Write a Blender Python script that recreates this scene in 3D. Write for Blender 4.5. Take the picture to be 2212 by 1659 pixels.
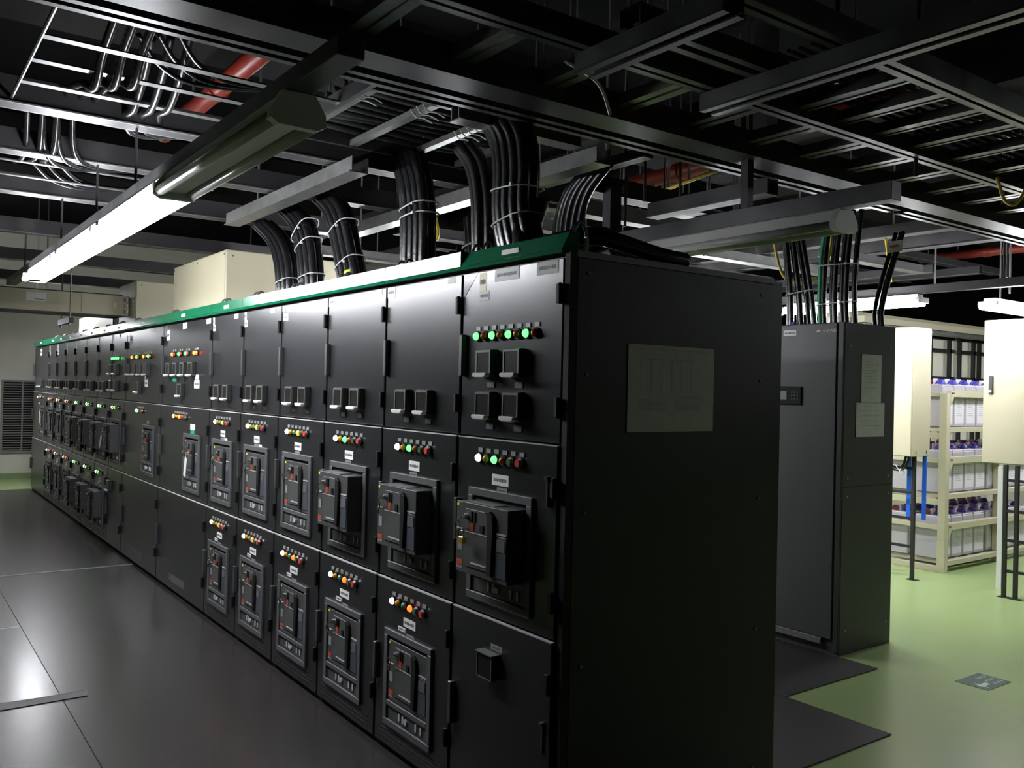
import bpy, bmesh, math, random
from mathutils import Vector, Matrix
for o in list(bpy.data.objects): bpy.data.objects.remove(o, do_unlink=True)
S = bpy.context.scene
COL = S.collection
random.seed(7)
# ------------------------------------------------------------------ camera
yaw, pit, rol = 0.941892, 0.0063646, 0.0224876
f = Vector((-math.sin(yaw)*math.cos(pit), math.cos(yaw)*math.cos(pit), math.sin(pit)))
r = Vector((math.cos(yaw), math.sin(yaw), 0)); u = r.cross(f)
r2 = math.cos(rol)*r + math.sin(rol)*u; u2 = -math.sin(rol)*r + math.cos(rol)*u
cam = bpy.data.cameras.new('camera'); co = bpy.data.objects.new('camera', cam); COL.objects.link(co)
M = Matrix((r2, u2, -f)).transposed().to_4x4(); M.translation = Vector((2.1535, -1.7881, 1.5455))
co.matrix_world = M
cam.sensor_width = 36; cam.lens = 1886.945/2212*36; cam.clip_start = 0.05
S.camera = co
# ------------------------------------------------------------------ world, exposure
w = bpy.data.worlds.new('room_dark'); S.world = w; w.use_nodes = True
w.node_tree.nodes['Background'].inputs[0].default_value = (0.8, 0.9, 1, 1)
w.node_tree.nodes['Background'].inputs[1].default_value = 0.002
S.view_settings.view_transform = 'Standard'; S.view_settings.look = 'None'
S.view_settings.gamma = 1; S.view_settings.exposure = 0.0; S.view_settings.use_curve_mapping = False
TUBE = 115.0        # radiance of a burning fluorescent tube
# ------------------------------------------------------------------ materials
MATS = {}
def mat(name, col, rough=0.5, metal=0.0, spec=0.5, bump=0.0, bscale=300.0, var=0.0, vscale=3.0, emit=None, es=0.0, rvar=0.0, trans=0.0):
    m = bpy.data.materials.new(name); m.use_nodes = True
    nt = m.node_tree; b = nt.nodes['Principled BSDF']
    b.inputs['Base Color'].default_value = (*col, 1); b.inputs['Roughness'].default_value = rough
    b.inputs['Metallic'].default_value = metal; b.inputs['Specular IOR Level'].default_value = spec
    tc = nt.nodes.new('ShaderNodeTexCoord')
    if var or rvar:
        n = nt.nodes.new('ShaderNodeTexNoise'); n.inputs['Scale'].default_value = vscale; n.inputs['Detail'].default_value = 5
        nt.links.new(tc.outputs['Object'], n.inputs['Vector'])
        if var:
            rp = nt.nodes.new('ShaderNodeMapRange'); rp.inputs['To Min'].default_value = 1-var; rp.inputs['To Max'].default_value = 1+var
            rp.inputs['From Min'].default_value = 0.3; rp.inputs['From Max'].default_value = 0.7
            nt.links.new(n.outputs['Fac'], rp.inputs['Value'])
            mx = nt.nodes.new('ShaderNodeVectorMath'); mx.operation = 'SCALE'; mx.inputs[0].default_value = col
            nt.links.new(rp.outputs['Result'], mx.inputs['Scale']); nt.links.new(mx.outputs['Vector'], b.inputs['Base Color'])
        if rvar:
            rq = nt.nodes.new('ShaderNodeMapRange'); rq.inputs['To Min'].default_value = max(0.04, rough-rvar); rq.inputs['To Max'].default_value = rough+rvar
            rq.inputs['From Min'].default_value = 0.3; rq.inputs['From Max'].default_value = 0.7
            nt.links.new(n.outputs['Fac'], rq.inputs['Value']); nt.links.new(rq.outputs['Result'], b.inputs['Roughness'])
    if bump:
        n2 = nt.nodes.new('ShaderNodeTexNoise'); n2.inputs['Scale'].default_value = bscale; n2.inputs['Detail'].default_value = 2
        nt.links.new(tc.outputs['Object'], n2.inputs['Vector'])
        bp = nt.nodes.new('ShaderNodeBump'); bp.inputs['Strength'].default_value = bump; bp.inputs['Distance'].default_value = 0.002
        nt.links.new(n2.outputs['Fac'], bp.inputs['Height']); nt.links.new(bp.outputs['Normal'], b.inputs['Normal'])
    if emit:
        b.inputs['Emission Color'].default_value = (*emit, 1); b.inputs['Emission Strength'].default_value = es
    if trans: b.inputs['Transmission Weight'].default_value = trans
    MATS[name] = m; return m
mat('cabinet', (0.018,0.018,0.0195), 0.28, bump=0.06, bscale=420, var=0.08, vscale=60)
mat('cabinet_dark', (0.012,0.012,0.013), 0.5)
mat('side_panel', (0.017,0.017,0.018), 0.5, bump=0.2, bscale=420)
mat('rim', (0.2,0.2,0.19), 0.5)
mat('gap', (0.004,0.004,0.004), 0.8)
mat('canopy', (0.0,0.13,0.056), 0.2)
mat('plate_grey', (0.25,0.25,0.25), 0.45)
mat('plate_dim', (0.11,0.11,0.115), 0.45)
mat('paper', (0.78,0.78,0.76), 0.6)
mat('paper_grey', (0.62,0.63,0.57), 0.6, var=0.05, vscale=25)
mat('ink', (0.12,0.12,0.14), 0.6)
mat('ink_pale', (0.42,0.43,0.4), 0.6)
mat('ink_blue', (0.15,0.3,0.6), 0.6)
mat('film', (0.1,0.1,0.1), 0.18)
mat('green_sticker', (0.0,0.35,0.18), 0.5)
mat('yellow_sticker', (0.75,0.85,0.05), 0.5)
mat('cream_sticker', (0.75,0.68,0.4), 0.5)
mat('red_sticker', (0.48,0.06,0.025), 0.5)
mat('chrome', (0.75,0.75,0.75), 0.22, metal=1)
mat('breaker_frame', (0.075,0.077,0.08), 0.5, bump=0.15)
mat('breaker_face', (0.05,0.05,0.05), 0.5)
mat('breaker_panel', (0.065,0.066,0.064), 0.5)
mat('trip', (0.05,0.056,0.074), 0.5)
mat('black_plastic', (0.006,0.006,0.006), 0.65, spec=0.25)
mat('silver_line', (0.45,0.45,0.45), 0.4)
mat('handle_grey', (0.045,0.045,0.048), 0.4)
mat('edge_trim', (0.5,0.5,0.49), 0.4)  # lamplight on the door edges, put into a pale colour
mat('latch_silver', (0.62,0.62,0.6), 0.3)
mat('window_dark', (0.012,0.012,0.009), 0.3, spec=0.25)
mat('meter_frame', (0.025,0.025,0.025), 0.4)
mat('meter_rim', (0.10,0.105,0.10), 0.4)
mat('brass_dark', (0.2,0.17,0.1), 0.35, metal=1)
mat('brass', (0.8,0.6,0.2), 0.3, metal=1)
LAMP = {
 'white_on': ((1,1,0.95), (1.0,0.96,0.86), 5.0), 'green_on': ((0,0.7,0.25), (0.07,1.0,0.10), 5.0),
 'red_on': ((0.9,0.15,0.02), (1.0,0.07,0.01), 5.0), 'amber_on': ((1,0.4,0.05), (1.0,0.15,0.02), 4.5),
 'amber_off': ((0.75,0.27,0.01), None, 0), 'green_off': ((0.05,0.28,0.13), None, 0), 'red_off': ((0.5,0.06,0.02), None, 0),
 'green_button': ((0.05,0.13,0.06), None, 0), 'red_button': ((0.65,0.06,0.05), None, 0)}
for k, (c, e, s) in LAMP.items(): mat('lamp_'+k, c, 0.3, emit=e, es=s)
mat('steel', (0.075,0.075,0.077), 0.4, metal=0.6, var=0.2, vscale=6, rvar=0.08)
mat('steel_dark', (0.035,0.034,0.036), 0.45, metal=0.3, var=0.2, vscale=6)
mat('steel_bright', (0.15,0.15,0.15), 0.35, metal=0.75, var=0.12, vscale=8)
mat('galvanised', (0.17,0.17,0.166), 0.4, metal=0.6, var=0.2, vscale=12)
mat('lamp_housing', (0.72,0.72,0.69), 0.45)
mat('lamp_reflector', (0.8,0.8,0.8), 0.35)
mat('tube_lit', (1,1,1), 0.5, emit=(0.93,0.95,1.0), es=TUBE)
mat('tube_off', (0.55,0.57,0.56), 0.2)
mat('cable', (0.008,0.008,0.009), 0.27, bump=0.4, bscale=60)
mat('cable_matt', (0.007,0.007,0.007), 0.6)
mat('cable_blue', (0.02,0.05,0.4), 0.4)
mat('cable_green', (0.0,0.3,0.14), 0.4)
mat('cable_yellow', (0.6,0.45,0.02), 0.45)
mat('tie', (0.72,0.72,0.7), 0.5)
mat('red_pipe', (0.17,0.018,0.009), 0.4)
mat('concrete', (0.009,0.0088,0.0084), 0.9, spec=0.05, var=0.2, vscale=2)
mat('ceiling_dark', (0.004,0.004,0.0043), 0.95, spec=0.02)
mat('cream', (0.5,0.465,0.325), 0.42, var=0.03, vscale=4)
mat('cream_wall', (0.58,0.56,0.48), 0.8, var=0.04, vscale=2)
mat('white_wall', (0.8,0.78,0.66), 0.75, var=0.03, vscale=2)
mat('louver', (0.2,0.195,0.18), 0.5)
mat('epoxy', (0.33,0.44,0.18), 0.3, var=0.02, vscale=1.2)
mat('rubber', (0.027,0.0245,0.0225), 0.26)
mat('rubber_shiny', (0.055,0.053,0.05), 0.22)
mat('rubber_black', (0.02,0.018,0.019), 0.6, var=0.15, vscale=3)
mat('ups_grey', (0.08,0.08,0.085), 0.5, bump=0.15, bscale=500)
mat('ups_side', (0.05,0.05,0.052), 0.5, bump=0.15, bscale=500)
mat('screen', (0.3,0.34,0.3), 0.3)
mat('cell_grey', (0.42,0.4,0.43), 0.5)
mat('cell_lid', (0.62,0.58,0.62), 0.5)
mat('cell_label', (0.68,0.66,0.7), 0.55)
mat('cap_blue', (0.06,0.05,0.4), 0.4); mat('cap_red', (0.4,0.08,0.08), 0.4)
mat('black_steel', (0.012,0.011,0.011), 0.5)
mat('blue_cable', (0.01,0.12,0.65), 0.45)
mat('arrow_sticker', (0.02,0.07,0.05), 0.45)
mat('arrow_white', (0.5,0.62,0.5), 0.5)
# ------------------------------------------------------------------ mesh helper
class MB:
    def __init__(s): s.v = []; s.f = []
    def box(s, x0, x1, y0, y1, z0, z1):
        n = len(s.v)
        s.v += [(x0,y0,z0),(x1,y0,z0),(x1,y1,z0),(x0,y1,z0),(x0,y0,z1),(x1,y0,z1),(x1,y1,z1),(x0,y1,z1)]
        s.f += [[n+i for i in q] for q in ((0,3,2,1),(4,5,6,7),(0,1,5,4),(1,2,6,5),(2,3,7,6),(3,0,4,7))]; return s
    def tube(s, path, rad, n=8, caps=True):
        P = [Vector(p) for p in path]; k0 = len(s.v); t0 = (P[1]-P[0]).normalized()
        a = Vector((0,0,1)) if abs(t0.z) < 0.9 else Vector((1,0,0)); nx = t0.cross(a).normalized()
        for i, p in enumerate(P):
            t = ((P[min(i+1,len(P)-1)]-P[max(i-1,0)])).normalized()
            nx = (nx - t*nx.dot(t)).normalized(); ny = t.cross(nx)
            rr = rad[i] if isinstance(rad, (list, tuple)) else rad
            for j in range(n):
                an = 2*math.pi*j/n; q = p + nx*(rr*math.cos(an)) + ny*(rr*math.sin(an)); s.v.append(tuple(q))
        for i in range(len(P)-1):
            for j in range(n):
                s.f.append([k0+i*n+j, k0+i*n+(j+1)%n, k0+(i+1)*n+(j+1)%n, k0+(i+1)*n+j])
        if caps:
            s.f.append([k0+j for j in reversed(range(n))]); e = k0+(len(P)-1)*n; s.f.append([e+j for j in range(n)])
        return s
    def prism(s, poly, axis, a0, a1):
        # poly: 2D points; axis 'x': (y,z), 'y': (x,z), 'z': (x,y)
        k = len(s.v); n = len(poly)
        def P(p, a): return {'x': (a,p[0],p[1]), 'y': (p[0],a,p[1]), 'z': (p[0],p[1],a)}[axis]
        s.v += [P(p,a0) for p in poly] + [P(p,a1) for p in poly]
        s.f += [[k+i, k+(i+1)%n, k+n+(i+1)%n, k+n+i] for i in range(n)]
        s.f += [[k+i for i in reversed(range(n))], [k+n+i for i in range(n)]]; return s
    def dome(s, c, rad, h, ax=(0,-1,0), n=14, m=4):
        ax = Vector(ax); a = Vector((0,0,1)) if abs(ax.z) < 0.9 else Vector((1,0,0)); nx = ax.cross(a).normalized(); ny = ax.cross(nx)
        k = len(s.v); c = Vector(c)
        for i in range(m):
            an = math.pi/2*i/m; 
            for j in range(n):
                b = 2*math.pi*j/n; s.v.append(tuple(c + ax*(h*math.sin(an)) + (nx*math.cos(b)+ny*math.sin(b))*rad*math.cos(an)))
        s.v.append(tuple(c+ax*h)); top = len(s.v)-1
        for i in range(m-1):
            for j in range(n): s.f.append([k+i*n+j, k+i*n+(j+1)%n, k+(i+1)*n+(j+1)%n, k+(i+1)*n+j])
        for j in range(n): s.f.append([k+(m-1)*n+j, k+(m-1)*n+(j+1)%n, top])
        s.f.append([k+j for j in reversed(range(n))]); return s
    def mesh(s, name, m, bevel=0.0, smooth=False):
        me = bpy.data.meshes.new(name); me.from_pydata(s.v, [], s.f)
        bm = bmesh.new(); bm.from_mesh(me); bmesh.ops.recalc_face_normals(bm, faces=bm.faces[:])
        if bevel: bmesh.ops.bevel(bm, geom=bm.edges[:], offset=bevel, segments=1, affect='EDGES', clamp_overlap=True)
        bm.to_mesh(me); bm.free()
        if smooth:
            for p in me.polygons: p.use_smooth = len(p.vertices) == 4 or len(p.vertices) == 3
        me.materials.append(MATS[m]); return me
    def build(s, name, m, parent=None, bevel=0.0, smooth=False, loc=None):
        # verts are in world axes, relative to the thing's base
        o = bpy.data.objects.new(name, s.mesh(name, m, bevel, smooth)); COL.objects.link(o)
        if parent: o.parent = parent
        if loc is not None: o.location = loc
        return o
CACHE = {}
def inst(key, name, m, fn, parent, loc, bevel=0.0, smooth=False):
    k = (key, m)
    if k not in CACHE:
        b = MB(); fn(b); CACHE[k] = b.mesh(name, m, bevel, smooth)
    o = bpy.data.objects.new(name, CACHE[k]); COL.objects.link(o); o.parent = parent; o.location = loc; return o
def tag(o, label, cat, group=None, kind=None):
    if label: o['label'] = label
    if cat: o['category'] = cat
    if group: o['group'] = group
    if kind: o['kind'] = kind
    return o
def thing(name, loc, label, cat, group=None, rz=0):
    o = bpy.data.objects.new(name, None); COL.objects.link(o); o.location = loc; o.rotation_euler.z = rz
    o.empty_display_size = 0.1
    return tag(o, label, cat, group)
def struct(name, b, m, **k):
    o = b.build(name, m, **k); o['kind'] = 'structure'; return o
def spline(P, n=8):
    P=[Vector(p) for p in P]; out=[]
    for i in range(len(P)-1):
        a=P[max(i-1,0)]; b=P[i]; c=P[i+1]; d=P[min(i+2,len(P)-1)]
        for k in range(n):
            t=k/n; out.append(0.5*((2*b)+(c-a)*t+(2*a-5*b+4*c-d)*t*t+(3*b-a-3*c+d)*t**3))
    out.append(P[-1]); return out
def hang(t, pts, z, m='galvanised'):
    for (x,y) in pts: MB().tube([(x,y,0.02),(x,y,3.995-z)],0.007,6).build('hanger_rod',m,t)
def tmesh(name, body, size, m, parent, loc, rot, ext=0.0005):
    c = bpy.data.curves.new(name, 'FONT'); c.body = body; c.size = size; c.extrude = ext; c.align_x = 'CENTER'; c.align_y = 'CENTER'
    t = bpy.data.objects.new('t', c); COL.objects.link(t); dg = bpy.context.evaluated_depsgraph_get()
    me = bpy.data.meshes.new_from_object(t.evaluated_get(dg)); bpy.data.objects.remove(t, do_unlink=True)
    me.materials.clear(); me.materials.append(MATS[m])
    o = bpy.data.objects.new(name, me); COL.objects.link(o); o.parent = parent; o.location = loc; o.rotation_euler = rot; return o
# ================================================================== SETTING
struct('floor', MB().box(-13.4,7,-5,13,-0.1,0), 'epoxy')
struct('ceiling', MB().box(-13.4,7,-5,13,4.0,4.1), 'ceiling_dark')
struct('wall_left', MB().box(-13.4,-13.2,-5,13,0,4), 'cream_wall')
struct('wall_front', MB().box(-13.2,7,-5.2,-5,0,4), 'ceiling_dark')
struct('wall_right', MB().box(7,7.2,-5,13,0,4), 'ceiling_dark')
struct('wall_back', MB().box(-13.2,7,13,13.2,0,4), 'ceiling_dark')
struct('baseboard_left', MB().box(-13.2,-13.18,-5,13,0,0.09), 'green_sticker').data.materials.clear()
bpy.data.objects['baseboard_left'].data.materials.append(mat('skirting', (0.2,0.27,0.12), 0.5))
# white battery-room partition with a capping rail
struct('wall_battery_room', MB().box(-3.62,-3.5,6.6,12.9,0,2.42), 'white_wall')
struct('trim_1', MB().box(-3.66,-3.46,6.55,12.9,2.42,2.5), 'cream')
# concrete beams under the slab
for i, (x0,x1,y0,y1) in enumerate(((-13.2,7,3.9,4.4),(-13.2,7,8.0,8.4),(-13.2,7,-2.5,-2.1),(-3.4,-3.0,-5,13),(-7.6,-7.1,-5,13),(1.6,2.0,-5,13))):
    struct('trim_%d' % (i+2), MB().box(x0,x1,y0,y1,3.55-0.02*(i>2),4.0), 'concrete')
# louvre in the end wall
lo = thing('wall_louver', (-13.2,0.05,0.4), 'grey slatted louver set in the cream end wall beside the far cubicle', 'louver')
b = MB(); b.box(0,0.03,-0.3,-0.27,0,1.12).box(0,0.03,0.75,0.78,0,1.12).box(0,0.03,-0.27,0.75,0,0.03).box(0,0.03,-0.27,0.75,1.09,1.12).box(0,0.035,-0.02,0.0,0.03,1.09)
b.build('frame', 'louver', lo)
b = MB()
for i in range(28):
    z = 0.05+i*0.0375; b.prism([(0.004,z),(0.03,z-0.012),(0.03,z-0.008),(0.004,z+0.004)], 'y', -0.27, 0.75)
b.build('slats', 'louver', lo)
MB().box(0.0005,0.003,-0.27,0.75,0.03,1.09).build('backing', 'gap', lo)
# ================================================================== FLOOR COVERINGS
def mat_piece(x0,x1,y0,y1,m,label,h=0.006,group=None):
    o = MB().box(0,x1-x0,0,y1-y0,0,h).build('rubber_mat', m, bevel=0.002, loc=(x0,y0,0.0005)); return tag(o, label, 'floor mat', group)
mat_piece(-11.7,-5.64,-1.03,-0.0005,'rubber','dark rubber mat running along the far half of the switchgear row')
mat_piece(-5.637,2.6,-1.03,-0.0005,'rubber','dark rubber mat along the near half of the switchgear row')
mat_piece(-11.7,-4.02,-2.3,-1.0305,'rubber','dull rubber mat at far left edge beyond the glossy mat')
mat_piece(-4.017,-2.553,-2.3,-1.0305,'rubber_shiny','glossy light grey rubber mat at the left edge reflecting the lamps')
o = mat_piece(-2.55,2.6,-2.3,-1.0305,'rubber','grey rubber mat at lower left in front of the curled lip')
b = MB()
N = 24
for i in range(N+1):
    y = -2.3+i*(1.38/N); rise = 0.008+0.018*max(0, math.sin((i/N)*math.pi*1.1))**2
    b.v += [(-0.012,y,rise),(0.012,y,rise+0.004),(0.06,y,0.003),(0.06,y,0.0005),(-0.008,y,max(rise-0.006,0.0005))]
for i in range(N):
    for j in range(5): b.f.append([i*5+j, i*5+(j+1)%5, (i+1)*5+(j+1)%5, (i+1)*5+j])
b.f += [[0,1,2,3,4],[N*5+j for j in (4,3,2,1,0)]]
tag(b.build('mat_lip', 'rubber_black', loc=(-2.55,0,0.0075)), 'dark curled rubber lip lying across the mats at lower left', 'floor mat')
mat_piece(-1.9,-0.63,2.02,2.86,'rubber_black','black rubber mat lying at the foot of the grey power cabinet')
mat_piece(-1.9,-0.05,1.12,2.012,'rubber_black','black rubber mat lying behind the side panel of the near cubicle')
tag(MB().box(-0.012,0.012,-1.02,-0.02,0,0.004).build('floor_strip','rim',loc=(-5.64,0,0.0066)),'thin pale strip over the seam between the two long rubber mats','floor strip')  # painted highlight: light catching the mat edge at the seam
st = tag(MB().box(-0.09,0.09,-0.13,0.13,0,0.0012).build('floor_sticker','arrow_sticker',loc=(-0.19,3.16,0.0008),bevel=0.0004), 'dark green floor sticker with white arrow and lettering on green floor', 'sticker')
MB().prism([(0.03,-0.105),(0.075,-0.075),(0.045,-0.075),(0.045,-0.01),(0.015,-0.01),(0.015,-0.075),(-0.015,-0.075)],'z',0.0013,0.0018).build('arrow','arrow_white',st)
b = MB()
for i in range(4):
    for j in range(3):
        y=0.02+i*0.025; x=0.05-j*0.045
        b.box(x-0.013,x+0.013,y,y+0.005,0.0013,0.0018).box(x-0.002,x+0.002,y-0.006,y+0.012,0.0013,0.0018)
b.build('lettering','arrow_white',st)
# ================================================================== SWITCHGEAR
Z1, Z2, ZT = 1.371, 0.737, 1.976
def lamp(root, x, z, kind, y0):
    o = inst('bezel','indicator_lamp','black_plastic', lambda b: b.tube([(0,0,0),(0,-0.008,0)],0.0185,16), root, (x,y0,z))
    if kind.endswith('button'):
        inst('ring','lamp_ring','chrome', lambda b: b.tube([(0,-0.008,0),(0,-0.017,0)],0.0165,16), o, (0,0,0), smooth=False)
        inst('cap','button_cap','lamp_'+kind, lambda b: b.tube([(0,-0.017,0),(0,-0.022,0)],0.0125,16), o, (0,0,0))
    else:
        inst('lens','lens','lamp_'+kind, lambda b: b.dome((0,-0.008,0),0.0145,0.014), o, (0,0,0), smooth=True)
    inst('lamptag','lamp_tag','plate_grey', lambda b: b.box(-0.0135,0.0135,-0.003,0,0.021,0.036), o, (0.004,0,0))
def meter(root, x, z, y0, tagged=True, gap=False):
    o = inst('meterbox','meter','meter_frame', lambda b: b.box(-0.048,0.048,-0.03,0,-0.05,0.05), root, (x,y0,z), bevel=0.003)
    def rim(b): b.box(-0.046,0.046,-0.034,-0.03,0.039,0.047).box(-0.046,-0.039,-0.034,-0.03,-0.036,0.039).box(0.039,0.046,-0.034,-0.03,-0.036,0.039)
    inst('meterrim','cover_frame','meter_rim', rim, o, (0,0,0))
    inst('meterglass','meter_window','window_dark', lambda b: b.box(-0.039,0.039,-0.032,-0.0305,-0.036,0.039), o, (0,0,0))
    def latch(b):
        pts=[(-0.044,-0.034),(0.044,-0.034),(0.044,-0.046),(0.03,-0.052),(-0.03,-0.052),(-0.044,-0.046)]
        b.prism(pts,'y',-0.052,-0.03)
    inst('meterlatch','latch','latch_silver', latch, o, (0,0,0), bevel=0.004)
    if tagged: inst('metertag','tag_plate','plate_dim', lambda b: b.box(-0.022,0.022,-0.003,0,-0.086,-0.066), o, (0.008,0,0))
def lbl(root, x0, x1, z0, z1, y, m='paper', text=True, name='sticker'):
    o = MB().box(-(x1-x0)/2,(x1-x0)/2,-0.0012,0,-(z1-z0)/2,(z1-z0)/2).build(name, m, root, loc=((x0+x1)/2,y,(z0+z1)/2))
    if text:
        b = MB(); W=(x1-x0)*0.4; n=int(6+W*60); rr=random.Random(int(x0*1000+z0*777))
        for i in range(n):
            xx=-W+2*W*i/n; h=(z1-z0)*(0.10+0.06*rr.random())
            b.box(xx,xx+1.5*W/n,-0.0017,-0.0012,-h,h)
        b.build('lettering','ink',o)
    return o
def breaker(root, xl, zb, y0, out, keys=0, tag_on=None):
    fr = MB()
    w,h = 0.385,0.403
    fr.box(0,w,-0.013,0,h-0.028,h).box(0,w,-0.013,0,0,0.028).box(0,0.03,-0.013,0,0.028,h-0.028).box(w-0.03,w,-0.013,0,0.028,h-0.028).box(0.03,w-0.03,-0.013,0,0.086,0.108)
    def F(b): b.v=fr.v; b.f=fr.f
    o = inst('bframe','circuit_breaker','breaker_frame', F, root, (xl,y0,zb), bevel=0.002)
    yo = -0.075 if out else 0.0
    X,Z = 0.03,0.108      # lower-left corner of the big opening
    inst('bhole','recess','gap', lambda b: b.box(X,w-X,-0.002,0.0,0.028,h-0.028), o, (0,0,0))
    inst('bface%d'%out,'breaker_face','breaker_face', lambda b: b.box(X+0.005,w-X-0.005,yo-0.007,-0.001,Z+0.003,Z+0.252), o, (0,0,0), bevel=0.0015)
    if out: inst('btop','top_plate','plate_dim', lambda b: b.box(X+0.06,w-X-0.1,yo,-0.012,Z+0.252,Z+0.255), o, (0,0,0))
    y=yo-0.007
    inst('bpanel%d'%out,'control_panel','breaker_panel', lambda b: b.prism([(X+0.07,Z+0.03),(X+0.21,Z+0.03),(X+0.21,Z+0.215),(X+0.19,Z+0.232),(X+0.07,Z+0.232)],'y',y-0.005,y), o, (0,0,0), bevel=0.0015)
    for k,(a0,a1,c0,d0,d1) in enumerate(((0.072,0.208,0.007,0.150,0.153),(0.11,0.205,0.007,0.043,0.049),(0.256,0.315,0.003,0.165,0.171),(0.012,0.05,0.003,0.155,0.159))):
        inst('bline%d%d'%(k,out),'trim_line','silver_line', lambda b: b.box(X+a0,X+a1,y-c0,y-max(c0-0.003,0),Z+d0,Z+d1), o, (0,0,0))
    inst('btrip%d'%out,'trip_unit','trip', lambda b: b.box(X+0.256,X+0.316,y-0.003,y,Z+0.02,Z+0.16), o, (0,0,0), bevel=0.001)
    inst('btripm%d'%out,'trip_display','plate_dim', lambda b: b.box(X+0.262,X+0.31,y-0.005,y-0.003,Z+0.11,Z+0.15), o, (0,0,0))
    inst('bhandle%d'%out,'charging_handle','black_plastic', lambda b: b.prism([(X+0.214,Z+0.02),(X+0.242,Z+0.02),(X+0.252,Z+0.19),(X+0.245,Z+0.225),(X+0.225,Z+0.24),(X+0.212,Z+0.235)],'y',y-0.013,y), o, (0,0,0), bevel=0.003)
    for k,(a0,a1,d0,d1) in enumerate(((0.108,0.118,0.19,0.225),(0.126,0.136,0.19,0.225),(0.165,0.185,0.16,0.185))):
        inst('bbut%d%d'%(k,out),'push_button','black_plastic', lambda b: b.box(X+a0,X+a1,y-0.009,y-0.005,Z+d0,Z+d1), o, (0,0,0))
    inst('bflag%d'%out,'status_flag','red_sticker', lambda b: b.box(X+0.106,X+0.127,y-0.0075,y-0.005,Z+0.158,Z+0.186), o, (0,0,0))
    inst('bst%d'%out,'warning_sticker','red_sticker', lambda b: b.box(X+0.012,X+0.048,y-0.001,y,Z+0.026,Z+0.046), o, (0,0,0))
    inst('bst2%d'%out,'grey_sticker','plate_grey', lambda b: b.box(X+0.012,X+0.048,y-0.001,y,Z+0.016,Z+0.023), o, (0,0,0))
    inst('bst3%d'%out,'grey_sticker','plate_grey', lambda b: b.box(X+0.016,X+0.045,y-0.001,y,Z+0.08,Z+0.12), o, (0,0,0))
    inst('byel%d'%out,'yellow_dot','yellow_sticker', lambda b: b.box(X+0.008,X+0.022,y-0.001,y,Z+0.236,Z+0.246), o, (0,0,0))
    inst('block%d'%out,'key_lock','chrome', lambda b: b.tube([(X+0.083,y-0.005,Z+0.205),(X+0.083,y-0.02,Z+0.205)],0.010,12), o, (0,0,0))
    def ky(b):
        b.tube([(X+0.05+0.017*math.cos(a*math.pi/6),y-0.024,Z+0.17+0.017*math.sin(a*math.pi/6)) for a in range(13)],0.0022,5,False)
        b.box(X+0.045,X+0.058,y-0.026,y-0.022,Z+0.135,Z+0.153).tube([(X+0.05,y-0.024,Z+0.187),(X+0.083,y-0.03,Z+0.205)],0.0025,5)
    if keys: inst('bkey%d'%out,'key_ring','brass_dark', ky, o, (0,0,0))
    for q in (0.10,0.13,0.235,0.275): inst('blow%d'%int(q*1000),'racking_button','silver_line', lambda b: b.box(X+q,X+q+0.012,-0.009,-0.003,0.045,0.075), o, (0,0,0))
    inst('blowk','racking_socket','silver_line', lambda b: b.tube([(X+0.16,-0.004,0.058),(X+0.16,-0.012,0.058)],0.012,10), o, (0,0,0))
    inst('blowp','racking_panel','breaker_face', lambda b: b.box(X+0.004,w-X-0.004,-0.005,-0.0005,0.032,0.083), o, (0,0,0))
    return o
def handle(door, x, z):
    o = inst('dhandle','door_handle','handle_grey', lambda b: b.box(-0.013,0.013,-0.028,0,-0.078,0.078), door, (x,0,z), bevel=0.003)
def hinge(door, x, z):
    inst('hinge','hinge','black_plastic', lambda b: b.box(-0.011,0.011,-0.014,0,-0.032,0.032).tube([(0.009,-0.012,-0.034),(0.009,-0.012,0.034)],0.008,8), door, (x,0,z), bevel=0.002)
GRP = 'black switchgear cubicles'
ROW = ['white_on','amber_off','green_on','red_off','green_button','red_button']
ROWR = ['white_on','amber_off','green_off','amber_on','green_button','red_button']
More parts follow.
